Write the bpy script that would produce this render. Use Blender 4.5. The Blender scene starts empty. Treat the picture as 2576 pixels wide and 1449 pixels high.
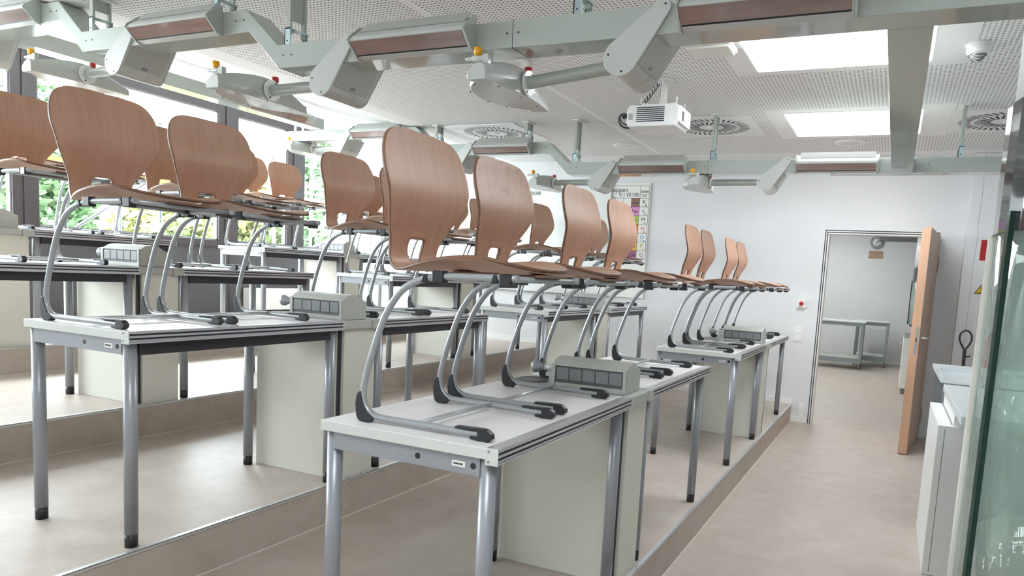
import bpy, bmesh, math, random
from mathutils import Vector, Matrix
SC = bpy.context.scene
COL = SC.collection
PI = math.pi
# ------------------------------------------------------------------ camera
FPX, PX, PY = 1833.1, 1383.84, 893.95
cam_data = bpy.data.cameras.new('camera')
cam = bpy.data.objects.new('camera', cam_data)
COL.objects.link(cam)
yaw, pitch, roll = -0.4343, -0.1106, 0.0575
fw = Vector((math.sin(yaw)*math.cos(pitch), math.cos(yaw)*math.cos(pitch), math.sin(pitch)))
rt = fw.cross(Vector((0, 0, 1))).normalized()
up = rt.cross(fw)
r2 = math.cos(roll)*rt + math.sin(roll)*up
u2 = -math.sin(roll)*rt + math.cos(roll)*up
M = Matrix((r2, u2, -fw)).transposed().to_4x4()
M.translation = Vector((0.8682, -1.5951, 1.3953))
cam.matrix_world = M
cam_data.sensor_width = 36.0
cam_data.sensor_fit = 'HORIZONTAL'
cam_data.lens = FPX/2576*36
cam_data.shift_x = (1288-PX)/2576
cam_data.shift_y = (PY-724.5)/2576
cam_data.clip_start = 0.02
cam_data.clip_end = 300
SC.camera = cam
# ------------------------------------------------------------------ colour management, world, light
SC.view_settings.view_transform = 'Standard'
SC.view_settings.look = 'None'
SC.view_settings.gamma = 1
SC.view_settings.use_curve_mapping = False
SC.view_settings.exposure = 0.58
SC.cycles.use_denoising = True
SC.cycles.max_bounces = 10
SC.cycles.diffuse_bounces = 6
SC.cycles.glossy_bounces = 4
SC.cycles.transmission_bounces = 6
SC.cycles.transparent_max_bounces = 16
SC.cycles.caustics_reflective = False
SC.cycles.caustics_refractive = False
SC.cycles.sample_clamp_indirect = 8
world = bpy.data.worlds.new('overcast_sky')
SC.world = world
world.use_nodes = True
wn = world.node_tree
wn.nodes['Background'].inputs[0].default_value = (0.86, 0.95, 1.0, 1)
wn.nodes['Background'].inputs[1].default_value = 23.0

def area(name, loc, size, size_y, rot, power, color=(1, 1, 1), portal=False):
    l = bpy.data.lights.new(name, 'AREA')
    l.shape = 'RECTANGLE'
    l.size = size
    l.size_y = size_y
    l.energy = power
    l.color = color
    if portal:
        l.cycles.is_portal = True
    o = bpy.data.objects.new(name, l)
    o.location = loc
    o.rotation_euler = rot
    COL.objects.link(o)
    return o
# daylight enters through the window wall at X = -5.95: the portal marks that opening for the sky
area('window_portal', (-5.90, 2.0, 2.25), 9.0, 1.5, (0, -PI/2, 0), 1.0, portal=True).rotation_euler = (PI/2, 0, -PI/2)
PANEL_EMIT = 10.0        # ceiling light panels
# ------------------------------------------------------------------ layout constants
S, L, D, W, G = 1.4165, 1.048, 0.587, 0.278, 0.888
LEV = [0, 0.1831, 0.3646, 0.5479, 0.7290]
YS = [0, L+W, 2*L+W+G, 3*L+2*W+G]
YW = 6.40
XWIN = -5.95
XR = 3.0
YB = -2.7
CEIL = 2.73
TH = 0.76

def s2l(c):
    return tuple(((x/12.92) if x <= 0.04045 else ((x+0.055)/1.055)**2.4) for x in c)

def rgb(r, g, b):
    return s2l((r/255, g/255, b/255))
# ------------------------------------------------------------------ materials
def mat(name, col, rough=0.5, metal=0.0, var=0.0, scale=8.0, stretch=(1, 1, 1), bump=0.0, bscale=200.0, spec=0.5, coat=0.0, emit=None, es=0.0, detail=4):
    m = bpy.data.materials.new(name)
    m.use_nodes = True
    nt = m.node_tree
    p = nt.nodes['Principled BSDF']
    p.inputs['Base Color'].default_value = (*col, 1)
    p.inputs['Roughness'].default_value = rough
    p.inputs['Metallic'].default_value = metal
    p.inputs['Specular IOR Level'].default_value = spec
    p.inputs['Coat Weight'].default_value = coat
    if emit:
        p.inputs['Emission Color'].default_value = (*emit, 1)
        p.inputs['Emission Strength'].default_value = es
    tc = nt.nodes.new('ShaderNodeTexCoord')
    mp = nt.nodes.new('ShaderNodeMapping')
    mp.inputs['Scale'].default_value = stretch
    nt.links.new(tc.outputs['Object'], mp.inputs[0])
    if var > 0:
        n = nt.nodes.new('ShaderNodeTexNoise')
        n.inputs['Scale'].default_value = scale
        n.inputs['Detail'].default_value = detail
        nt.links.new(mp.outputs[0], n.inputs['Vector'])
        r = nt.nodes.new('ShaderNodeValToRGB')
        a = [max(0, c*(1-var)) for c in col]
        b = [min(1, c*(1+var)) for c in col]
        r.color_ramp.elements[0].position = 0.3
        r.color_ramp.elements[1].position = 0.7
        r.color_ramp.elements[0].color = (*a, 1)
        r.color_ramp.elements[1].color = (*b, 1)
        nt.links.new(n.outputs['Fac'], r.inputs[0])
        nt.links.new(r.outputs[0], p.inputs['Base Color'])
    if bump > 0:
        n2 = nt.nodes.new('ShaderNodeTexNoise')
        n2.inputs['Scale'].default_value = bscale
        n2.inputs['Detail'].default_value = 3
        nt.links.new(mp.outputs[0], n2.inputs['Vector'])
        bm_ = nt.nodes.new('ShaderNodeBump')
        bm_.inputs['Strength'].default_value = bump
        bm_.inputs['Distance'].default_value = 0.002
        nt.links.new(n2.outputs['Fac'], bm_.inputs['Height'])
        nt.links.new(bm_.outputs[0], p.inputs['Normal'])
    return m

M_ = {}
M_['wall'] = mat('painted_wall', rgb(226, 227, 229), 0.75, var=0.02, scale=3, bump=0.15, bscale=300)
M_['white'] = mat('white_lacquer', rgb(236, 237, 236), 0.4, var=0.01)
M_['tabletop'] = mat('laminate_top', rgb(224, 221, 221), 0.42, var=0.03, scale=60, bump=0.08, bscale=500)
M_['edge'] = mat('table_edge_band', rgb(205, 208, 203), 0.45, var=0.01)
M_['alu'] = mat('aluminium_profile', rgb(208, 208, 212), 0.28, metal=0.75, var=0.03, stretch=(8, 1, 8), scale=30)
M_['silver'] = mat('silver_grey_paint', rgb(156, 159, 165), 0.34, metal=0.32, var=0.02, scale=20)
M_['tube'] = mat('chair_tube_paint', rgb(162, 166, 169), 0.28, metal=0.35, var=0.02, scale=20)
M_['chrome'] = mat('chrome', rgb(215, 218, 222), 0.1, metal=1.0, var=0.01)
M_['crossbar'] = mat('satin_chrome', rgb(200, 203, 206), 0.3, metal=0.5, var=0.01)
M_['zinc'] = mat('zinc_plated_steel', rgb(178, 200, 204), 0.3, metal=0.7, var=0.06, scale=25)
M_['steel'] = mat('brushed_steel', rgb(190, 188, 184), 0.3, metal=0.9, var=0.03)
M_['black'] = mat('black_plastic', rgb(34, 35, 39), 0.42, var=0.05, scale=40)
M_['dark'] = mat('dark_rail', rgb(40, 38, 46), 0.4, var=0.03)
M_['slot'] = mat('dark_slot', rgb(52, 50, 58), 0.5, var=0.03)
M_['cream'] = mat('cream_panel', rgb(214, 212, 202), 0.45, var=0.015, scale=4, bump=0.05, bscale=400)
M_['module'] = mat('module_grey', rgb(176, 178, 172), 0.4, var=0.015)
M_['flap'] = mat('flap_grey', rgb(124, 126, 128), 0.4, var=0.015)
M_['flapback'] = mat('flap_recess_grey', rgb(92, 94, 92), 0.5, var=0.015)
M_['duct'] = mat('duct_grey_green', rgb(168, 175, 169), 0.12, var=0.01, scale=3, spec=0.6, coat=0.5)
M_['ductplastic'] = mat('housing_grey', rgb(186, 189, 185), 0.25, var=0.01, scale=3, coat=0.2)
M_['panelgrey'] = mat('access_panel_grey', rgb(168, 169, 164), 0.35, var=0.01)
M_['diffuser'] = mat('brown_glazed_reflector', rgb(146, 126, 120), 0.16, metal=0.35, var=0.18, scale=3, stretch=(1, 14, 14), coat=0.5)
M_['yellow'] = mat('yellow_plastic', rgb(228, 160, 20), 0.3, var=0.03)
M_['red'] = mat('red_plastic', rgb(178, 30, 34), 0.35, var=0.03)
M_['frame'] = mat('window_frame_taupe', rgb(72, 66, 69), 0.5, var=0.02)
M_['anthracite'] = mat('anthracite_panel', rgb(80, 78, 82), 0.5, var=0.02)
M_['doorwood'] = mat('beech_door', rgb(205, 166, 138), 0.42, var=0.05, scale=10, stretch=(12, 12, 1))
M_['doorface'] = mat('door_veneer', rgb(172, 146, 128), 0.42, var=0.05, scale=8, stretch=(12, 12, 1))  # door wood darkened: shade of the leaf face put into the colour
M_['seal'] = mat('door_seal', rgb(70, 72, 76), 0.6, var=0.02)
M_['board'] = mat('whiteboard_enamel', rgb(226, 229, 228), 0.25, var=0.01)
M_['ink'] = mat('black_ink', rgb(28, 28, 32), 0.5, var=0.02)
M_['rubber'] = mat('grey_rubber', rgb(112, 114, 116), 0.55, var=0.03)
M_['orange'] = mat('orange_toe_board', (0.30, 0.105, 0.012), 0.6, var=0.05)
M_['scaff'] = mat('scaffold_steel', (0.05, 0.055, 0.058), 0.5, metal=0.0, var=0.05)
M_['building'] = mat('white_cladding', rgb(225, 230, 232), 0.7, var=0.02)
M_['ground'] = mat('bounce_paving', rgb(226, 226, 222), 0.9, var=0.08, scale=1)  # unseen ground, colour made pale to throw daylight up at the ceiling
M_['bark'] = mat('tree_bark', rgb(110, 96, 80), 0.9, var=0.2, scale=12)
M_['clockface'] = mat('clock_face', rgb(240, 242, 240), 0.4, var=0.01)
M_['slat'] = mat('wood_slat', rgb(176, 140, 112), 0.5, var=0.08, scale=9, stretch=(1, 10, 10))
M_['cart'] = mat('cart_steel_grey', rgb(150, 160, 164), 0.4, metal=0.4, var=0.02)
M_['cartshelf'] = mat('cart_shelf', rgb(225, 226, 220), 0.5, var=0.01)
M_['hoodblack'] = mat('smoked_black_acrylic', rgb(52, 54, 56), 0.06, var=0.03, coat=0.6)
M_['glassedge'] = mat('green_glass_edge', rgb(30, 56, 50), 0.15, var=0.05)
M_['ceramic'] = mat('pale_blue_worktop', rgb(212, 219, 222), 0.25, var=0.02)
M_['sign_red'] = mat('sign_red', rgb(176, 34, 40), 0.5, var=0.02)
M_['sign_yellow'] = mat('sign_yellow', rgb(232, 186, 40), 0.5, var=0.02)
M_['paper'] = mat('paper_white', rgb(236, 236, 230), 0.6, var=0.01)
M_['extinguisher'] = mat('extinguisher_red', rgb(200, 70, 80), 0.3, var=0.03)
M_['nosing'] = mat('nosing_aluminium', rgb(214, 216, 218), 0.3, metal=0.6, var=0.02)
M_['joint'] = mat('light_joint_sealant', rgb(214, 206, 196), 0.6, var=0.02)
M_['emitter'] = mat('light_diffuser', rgb(255, 255, 255), 0.5, emit=(0.92, 0.97, 1.0), es=PANEL_EMIT)
M_['emitter2'] = mat('next_room_light_diffuser', rgb(255, 255, 255), 0.5, emit=(0.94, 1.0, 0.98), es=8.0)

def floor_material():
    m = bpy.data.materials.new('beige_linoleum')
    m.use_nodes = True
    nt = m.node_tree
    p = nt.nodes['Principled BSDF']
    g = nt.nodes.new('ShaderNodeNewGeometry')
    n = nt.nodes.new('ShaderNodeTexNoise')
    n.inputs['Scale'].default_value = 5
    n.inputs['Detail'].default_value = 9
    n.inputs['Roughness'].default_value = 0.7
    nt.links.new(g.outputs['Position'], n.inputs['Vector'])
    r = nt.nodes.new('ShaderNodeValToRGB')
    r.color_ramp.elements[0].position = 0.32
    r.color_ramp.elements[0].color = (*rgb(174, 161, 150), 1)
    r.color_ramp.elements[1].position = 0.68
    r.color_ramp.elements[1].color = (*rgb(190, 179, 170), 1)
    nt.links.new(n.outputs['Fac'], r.inputs[0])
    v = nt.nodes.new('ShaderNodeTexNoise')
    v.inputs['Scale'].default_value = 38
    v.inputs['Detail'].default_value = 2
    nt.links.new(g.outputs['Position'], v.inputs['Vector'])
    r3 = nt.nodes.new('ShaderNodeValToRGB')
    r3.color_ramp.elements[0].position = 0.72
    r3.color_ramp.elements[0].color = (0, 0, 0, 1)
    r3.color_ramp.elements[1].position = 0.76
    r3.color_ramp.elements[1].color = (1, 1, 1, 1)
    nt.links.new(v.outputs['Fac'], r3.inputs[0])
    mx = nt.nodes.new('ShaderNodeMix')
    mx.data_type = 'RGBA'
    mx.inputs['B'].default_value = (*rgb(205, 197, 188), 1)
    nt.links.new(r3.outputs[0], mx.inputs['Factor'])
    nt.links.new(r.outputs[0], mx.inputs['A'])
    nt.links.new(mx.outputs['Result'], p.inputs['Base Color'])
    p.inputs['Roughness'].default_value = 0.48
    p.inputs['Specular IOR Level'].default_value = 0.38
    return m
M_['floor'] = floor_material()

def wood_material():
    m = bpy.data.materials.new('beech_plywood')
    m.use_nodes = True
    nt = m.node_tree
    p = nt.nodes['Principled BSDF']
    tc = nt.nodes.new('ShaderNodeTexCoord')
    mp = nt.nodes.new('ShaderNodeMapping')
    mp.inputs['Scale'].default_value = (0.8, 9, 0.8)
    nt.links.new(tc.outputs['Object'], mp.inputs[0])
    n = nt.nodes.new('ShaderNodeTexNoise')
    n.inputs['Scale'].default_value = 5
    n.inputs['Detail'].default_value = 6
    nt.links.new(mp.outputs[0], n.inputs['Vector'])
    mp2 = nt.nodes.new('ShaderNodeMapping')
    mp2.inputs['Scale'].default_value = (2, 3, 2)
    nt.links.new(tc.outputs['Object'], mp2.inputs[0])
    r = nt.nodes.new('ShaderNodeValToRGB')
    r.color_ramp.elements[0].position = 0.3
    r.color_ramp.elements[0].color = (*rgb(176, 137, 114), 1)
    r.color_ramp.elements[1].position = 0.7
    r.color_ramp.elements[1].color = (*rgb(187, 149, 127), 1)
    nt.links.new(n.outputs['Fac'], r.inputs[0])
    nt.links.new(r.outputs[0], p.inputs['Base Color'])
    p.inputs['Roughness'].default_value = 0.42
    p.inputs['Specular IOR Level'].default_value = 0.32
    return m
M_['wood'] = wood_material()
def marked_wood():
    m = M_['wood'].copy()
    m.name = 'beech_plywood_with_finger_marks'
    nt = m.node_tree
    p = nt.nodes['Principled BSDF']
    src = p.inputs['Base Color'].links[0].from_socket
    tc = nt.nodes.new('ShaderNodeTexCoord')
    n = nt.nodes.new('ShaderNodeTexNoise')
    n.inputs['Scale'].default_value = 26
    n.inputs['Detail'].default_value = 1
    n.inputs['Distortion'].default_value = 1.0
    nt.links.new(tc.outputs['Object'], n.inputs['Vector'])
    r = nt.nodes.new('ShaderNodeValToRGB')
    r.color_ramp.elements[0].position = 0.60
    r.color_ramp.elements[0].color = (0, 0, 0, 1)
    r.color_ramp.elements[1].position = 0.64
    r.color_ramp.elements[1].color = (0.45, 0.45, 0.45, 1)
    nt.links.new(n.outputs['Fac'], r.inputs[0])
    sp = nt.nodes.new('ShaderNodeSeparateXYZ')
    nt.links.new(tc.outputs['Object'], sp.inputs[0])
    g = nt.nodes.new('ShaderNodeMapRange')
    g.inputs[1].default_value = 0.70
    g.inputs[2].default_value = 0.74
    nt.links.new(sp.outputs[2], g.inputs[0])
    k = nt.nodes.new('ShaderNodeMath')
    k.operation = 'MULTIPLY'
    nt.links.new(r.outputs[0], k.inputs[0])
    nt.links.new(g.outputs[0], k.inputs[1])
    mx = nt.nodes.new('ShaderNodeMix')
    mx.data_type = 'RGBA'
    mx.inputs['B'].default_value = (*rgb(138, 104, 84), 1)
    nt.links.new(k.outputs[0], mx.inputs['Factor'])
    nt.links.new(src, mx.inputs['A'])
    nt.links.new(mx.outputs['Result'], p.inputs['Base Color'])
    return m
M_['wood_marked'] = marked_wood()
M_['plyedge'] = mat('plywood_edge', rgb(118, 84, 64), 0.5, var=0.1, scale=60)

def ceiling_material(name, plain):
    """white acoustic board with rows of small slots; `plain` lists unperforated rectangles (x0,x1,y0,y1)"""
    m = bpy.data.materials.new(name)
    m.use_nodes = True
    nt = m.node_tree
    p = nt.nodes['Principled BSDF']
    p.inputs['Roughness'].default_value = 0.8
    g = nt.nodes.new('ShaderNodeNewGeometry')
    sp = nt.nodes.new('ShaderNodeSeparateXYZ')
    nt.links.new(g.outputs['Position'], sp.inputs[0])

    def mt(op, a, b=None, c=None):
        n = nt.nodes.new('ShaderNodeMath')
        n.operation = op
        for i, v in enumerate((a, b, c)):
            if v is None:
                continue
            if isinstance(v, (int, float)):
                n.inputs[i].default_value = v
            else:
                nt.links.new(v, n.inputs[i])
        return n.outputs[0]
    X, Y = sp.outputs[0], sp.outputs[1]
    v = mt('DIVIDE', Y, 0.028)
    u = mt('DIVIDE', X, 0.025)
    fu = mt('ABSOLUTE', mt('SUBTRACT', mt('FRACT', u), 0.5))
    fv = mt('ABSOLUTE', mt('SUBTRACT', mt('FRACT', v), 0.5))
    hole = mt('MULTIPLY', mt('LESS_THAN', fu, 0.26), mt('LESS_THAN', fv, 0.17))
    for (x0, x1, y0, y1) in plain:
        a = mt('LESS_THAN', mt('ABSOLUTE', mt('SUBTRACT', X, (x0+x1)/2)), (x1-x0)/2)
        b = mt('LESS_THAN', mt('ABSOLUTE', mt('SUBTRACT', Y, (y0+y1)/2)), (y1-y0)/2)
        hole = mt('MULTIPLY', hole, mt('SUBTRACT', 1.0, mt('MULTIPLY', a, b)))
    mx = nt.nodes.new('ShaderNodeMix')
    mx.data_type = 'RGBA'
    mx.inputs['A'].default_value = (*rgb(244, 244, 244), 1)
    mx.inputs['B'].default_value = (*rgb(122, 122, 124), 1)
    nt.links.new(hole, mx.inputs['Factor'])
    nt.links.new(mx.outputs['Result'], p.inputs['Base Color'])
    return m
PLAIN = [(-3.56, -3.30, -9, 9), (-9, 9, 6.12, 9), (-0.17, 1.12, 2.15, 3.30), (-0.17, 1.12, 4.27, 5.40), (-0.17, 1.12, -2.0, -0.9),
         (-1.55, -1.50, -9, 6), (-5.65, -5.45, -9, 9)]
M_['ceiling'] = ceiling_material('perforated_acoustic_board', PLAIN)

def glass_material(name, tint, fres=1.45, rough=0.0, body=0.0):
    m = bpy.data.materials.new(name)
    m.use_nodes = True
    nt = m.node_tree
    nt.nodes.remove(nt.nodes['Principled BSDF'])
    out = nt.nodes['Material Output']
    t = nt.nodes.new('ShaderNodeBsdfTransparent')
    t.inputs[0].default_value = (*tint, 1)
    gl = nt.nodes.new('ShaderNodeBsdfGlossy')
    gl.inputs['Roughness'].default_value = rough
    lw = nt.nodes.new('ShaderNodeLayerWeight')
    lw.inputs[0].default_value = 0.5
    pw = nt.nodes.new('ShaderNodeMath')
    pw.operation = 'POWER'
    nt.links.new(lw.outputs['Facing'], pw.inputs[0])
    pw.inputs[1].default_value = 4.0
    f = nt.nodes.new('ShaderNodeMath')
    f.operation = 'MULTIPLY_ADD'
    nt.links.new(pw.outputs[0], f.inputs[0])
    f.inputs[1].default_value = 0.55
    f.inputs[2].default_value = ((fres-1)/(fres+1))**2
    mx = nt.nodes.new('ShaderNodeMixShader')
    nt.links.new(f.outputs[0], mx.inputs[0])
    nt.links.new(t.outputs[0], mx.inputs[1])
    nt.links.new(gl.outputs[0], mx.inputs[2])
    last = mx
    if body > 0:
        d = nt.nodes.new('ShaderNodeBsdfDiffuse')
        d.inputs[0].default_value = (*rgb(200, 220, 212), 1)
        m2 = nt.nodes.new('ShaderNodeMixShader')
        m2.inputs[0].default_value = body
        nt.links.new(mx.outputs[0], m2.inputs[1])
        nt.links.new(d.outputs[0], m2.inputs[2])
        last = m2
    nt.links.new(last.outputs[0], out.inputs[0])
    return m
M_['glass'] = glass_material('window_glass', (0.96, 0.98, 0.98), 1.3)
M_['hoodglass'] = glass_material('green_tinted_glass', (0.94, 0.975, 0.96), 1.40, body=0.07)

def leaf_material(name, c1, c2):
    m = mat(name, c1, 0.6)
    nt = m.node_tree
    p = nt.nodes['Principled BSDF']
    g = nt.nodes.new('ShaderNodeNewGeometry')
    n = nt.nodes.new('ShaderNodeTexNoise')
    n.inputs['Scale'].default_value = 1.3
    nt.links.new(g.outputs['Position'], n.inputs['Vector'])
    r = nt.nodes.new('ShaderNodeValToRGB')
    r.color_ramp.elements[0].position = 0.4
    r.color_ramp.elements[1].position = 0.6
    r.color_ramp.elements[0].color = (*c1, 1)
    r.color_ramp.elements[1].color = (*c2, 1)
    nt.links.new(n.outputs['Fac'], r.inputs[0])
    nt.links.new(r.outputs[0], p.inputs['Base Color'])
    return m
M_['leafy'] = leaf_material('yellow_green_leaves', (0.125, 0.125, 0.035), (0.075, 0.100, 0.030))
M_['leafg'] = leaf_material('fresh_green_leaves', (0.045, 0.095, 0.035), (0.070, 0.115, 0.048))
# ------------------------------------------------------------------ mesh helpers
class MB:
    def __init__(self):
        self.bm = bmesh.new()

    def box(self, x0, x1, y0, y1, z0, z1, T=None, mi=0):
        vs = [self.bm.verts.new((x, y, z)) for x in (x0, x1) for y in (y0, y1) for z in (z0, z1)]
        fs = [(0, 1, 3, 2), (4, 6, 7, 5), (0, 4, 5, 1), (2, 3, 7, 6), (0, 2, 6, 4), (1, 5, 7, 3)]
        for f in fs:
            self.bm.faces.new([vs[i] for i in f]).material_index = mi
        if T:
            for v in vs:
                v.co = T @ v.co
        return self

    def prism(self, pts, axis, a0, a1, mi=0, cap=True):
        """pts: 2D outline; axis 'x': (y,z) outline extruded along x; 'y': (x,z); 'z': (x,y)"""
        def mk(p, a):
            return {'x': (a, p[0], p[1]), 'y': (p[0], a, p[1]), 'z': (p[0], p[1], a)}[axis]
        A = [self.bm.verts.new(mk(p, a0)) for p in pts]
        B = [self.bm.verts.new(mk(p, a1)) for p in pts]
        n = len(pts)
        for i in range(n):
            self.bm.faces.new((A[i], A[(i+1) % n], B[(i+1) % n], B[i])).material_index = mi
        if cap:
            self.bm.faces.new(A[::-1]).material_index = mi
            self.bm.faces.new(B).material_index = mi
        return self

    def cyl(self, p0, p1, r0, r1=None, seg=20, cap=True, mi=0):
        p0, p1 = Vector(p0), Vector(p1)
        r1 = r0 if r1 is None else r1
        d = (p1-p0).normalized()
        a = d.orthogonal().normalized()
        b = d.cross(a)
        A, B = [], []
        for i in range(seg):
            t = 2*PI*i/seg
            o = math.cos(t)*a + math.sin(t)*b
            A.append(self.bm.verts.new(p0+o*r0))
            B.append(self.bm.verts.new(p1+o*r1))
        for i in range(seg):
            f = self.bm.faces.new((A[i], A[(i+1) % seg], B[(i+1) % seg], B[i]))
            f.smooth = True
            f.material_index = mi
        if cap:
            self.bm.faces.new(A[::-1]).material_index = mi
            self.bm.faces.new(B).material_index = mi
        return self

    def tube(self, pts, r, seg=12, sub=6, ry=None, closed=False):
        """smooth tube through pts (Catmull-Rom)"""
        P = [Vector(p) for p in pts]
        Q = []
        n = len(P)
        for i in range(n-1 if not closed else n):
            p0 = P[i-1] if (i > 0 or closed) else P[i]*2-P[i+1]
            p1, p2 = P[i], P[(i+1) % n]
            p3 = P[(i+2) % n] if (i+2 < n or closed) else p2*2-p1
            for k in range(sub):
                t = k/sub
                Q.append(0.5*((2*p1)+(-p0+p2)*t+(2*p0-5*p1+4*p2-p3)*t*t+(-p0+3*p1-3*p2+p3)*t**3))
        if not closed:
            Q.append(P[-1])
        m = len(Q)
        rings = []
        prev = None
        for i, q in enumerate(Q):
            if closed:
                t = (Q[(i+1) % m]-Q[i-1]).normalized()
            else:
                t = (Q[min(i+1, m-1)]-Q[max(i-1, 0)]).normalized()
            if prev is None:
                a = t.orthogonal().normalized()
            else:
                a = (prev - t*prev.dot(t)).normalized()
            prev = a
            b = t.cross(a)
            rings.append([self.bm.verts.new(q+(math.cos(2*PI*j/seg)*a+math.sin(2*PI*j/seg)*b)*r) for j in range(seg)])
        for i in range(m if closed else m-1):
            A, B = rings[i], rings[(i+1) % m]
            for j in range(seg):
                self.bm.faces.new((A[j], A[(j+1) % seg], B[(j+1) % seg], B[j])).smooth = True
        if not closed:
            self.bm.faces.new(rings[0][::-1])
            self.bm.faces.new(rings[-1])
        return self

    def lathe(self, prof, c=(0, 0, 0), seg=24, axis='z'):
        c = Vector(c)
        rings = []
        for (r, h) in prof:
            ring = []
            for j in range(seg):
                t = 2*PI*j/seg
                x, y = r*math.cos(t), r*math.sin(t)
                v = {'z': (x, y, h), 'x': (h, x, y), 'y': (x, h, y)}[axis]
                ring.append(self.bm.verts.new(c+Vector(v)))
            rings.append(ring)
        for i in range(len(rings)-1):
            for j in range(seg):
                self.bm.faces.new((rings[i][j], rings[i][(j+1) % seg], rings[i+1][(j+1) % seg], rings[i+1][j])).smooth = True
        if prof[0][0] > 1e-6:
            self.bm.faces.new(rings[0][::-1])
        if prof[-1][0] > 1e-6:
            self.bm.faces.new(rings[-1])
        return self

    def build(self, name, mats, parent=None, loc=None, bevel=0.0, seg=2):
        bmesh.ops.remove_doubles(self.bm, verts=self.bm.verts, dist=1e-6)
        bmesh.ops.recalc_face_normals(self.bm, faces=self.bm.faces)
        me = bpy.data.meshes.new(name)
        self.bm.to_mesh(me)
        self.bm.free()
        for m in (mats if isinstance(mats, (list, tuple)) else [mats]):
            me.materials.append(M_[m] if isinstance(m, str) else m)
        o = bpy.data.objects.new(name, me)
        COL.objects.link(o)
        if parent:
            o.parent = parent
        if loc:
            o.location = loc
        if bevel > 0:
            b = o.modifiers.new('bevel', 'BEVEL')
            b.width = bevel
            b.segments = seg
            b.limit_method = 'ANGLE'
            b.angle_limit = math.radians(40)
        return o

def tag(o, label=None, cat=None, group=None, kind=None):
    if label:
        o['label'] = label
    if cat:
        o['category'] = cat
    if group:
        o['group'] = group
    if kind:
        o['kind'] = kind
    return o

def struct(o, label, cat=None):
    return tag(o, label, cat or o.name.split('.')[0].split('_')[0], kind='structure')

def empty(name, loc=(0, 0, 0), rz=0.0, label=None, cat=None, group=None):
    o = bpy.data.objects.new(name, None)
    o.empty_display_size = 0.1
    COL.objects.link(o)
    o.location = loc
    o.rotation_euler = (0, 0, rz)
    return tag(o, label, cat, group)

CH = {}
def copy_tree(o, parent=None):
    c = o.copy()
    COL.objects.link(c)
    c.parent = parent
    for ch in list(o.children):
        copy_tree(ch, c)
    return c

def text(name, body, size, loc, rot, m, parent=None, align='CENTER', squash=1.0, bold=0.0):
    cu = bpy.data.curves.new(name, 'FONT')
    cu.body = body
    cu.size = size
    cu.align_x = align
    cu.align_y = 'CENTER'
    cu.extrude = 0.0003
    cu.offset = bold
    t = bpy.data.objects.new(name+'_tmp', cu)
    COL.objects.link(t)
    bpy.context.view_layer.update()
    dg = bpy.context.evaluated_depsgraph_get()
    me = bpy.data.meshes.new_from_object(t.evaluated_get(dg))
    bpy.data.objects.remove(t)
    me.name = name
    me.materials.clear()
    me.materials.append(M_[m] if isinstance(m, str) else m)
    o = bpy.data.objects.new(name, me)
    COL.objects.link(o)
    o.location = loc
    o.rotation_euler = rot
    o.scale = (squash, 1, 1)
    if parent:
        o.parent = parent
    return o
# ================================================================== THE ROOM
o = MB().box(XWIN-0.3, XR, YB, YW+0.0, -0.12, 0).build('floor', 'floor')
struct(o, 'speckled beige linoleum floor of the aisle')
edges = [0.005, -S+0.005, -2*S+0.005, -3*S+0.005, XWIN-0.02]
for i in range(4):
    b = MB()
    b.box(edges[i+1]-0.001 if i < 3 else edges[4], edges[i]-0.002, YB, YW-0.001, 0.0, LEV[i+1])
    o = b.build('floor', 'floor')
    struct(o, ['lowest', 'second', 'third', 'highest'][i]+' linoleum step platform of the tiered floor', 'floor')
for i in range(4):
    b = MB()
    b.box(edges[i]-0.016, edges[i]+0.0015, YB, YW-0.002, LEV[i+1]-0.001, LEV[i+1]+0.0025)
    b.box(edges[i]-0.002, edges[i]+0.0015, YB, YW-0.002, LEV[i+1]-0.010, LEV[i+1]+0.001)
    struct(b.build('trim_%d' % (i+1), 'nosing'), 'aluminium nosing along the edge of the %s platform' % ['lowest', 'second', 'third', 'highest'][i], 'trim')
    b = MB().box(edges[i]-0.001, edges[i]+0.005, YB, YW-0.002, LEV[i]-0.001, LEV[i]+0.004)
    struct(b.build('trim_%d' % (i+5), 'joint'), 'pale sealant line at the foot of the %s riser' % ['lowest', 'second', 'third', 'highest'][i], 'trim')
# far wall with the door opening
DX0, DX1, DH = 0.215, 1.165, 1.965
b = MB()
b.box(XWIN-0.3, DX0-0.045, YW, YW+0.14, 0, 3.3)
b.box(DX1+0.045, XR, YW, YW+0.14, 0, 3.3)
b.box(DX0-0.045, DX1+0.045, YW, YW+0.14, DH+0.045, 3.3)
struct(b.build('wall_far', 'wall'), 'white painted wall with the door to the next room')
b = MB().box(1.42, XR, 6.27, YW-0.001, 0, CEIL-0.001)
struct(b.build('wall_pier', 'wall', bevel=0.004), 'slightly projecting white pier at the right end of the far wall')
b = MB().box(XR, XR+0.12, YB, YW, 0, 3.3)
struct(b.build('wall_right', 'wall'), 'white wall on the teacher side')
b = MB().box(XWIN-0.3, XR, YB-0.12, YB, 0, 3.3)
struct(b.build('wall_back', 'wall'), 'white wall behind the camera')
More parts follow.
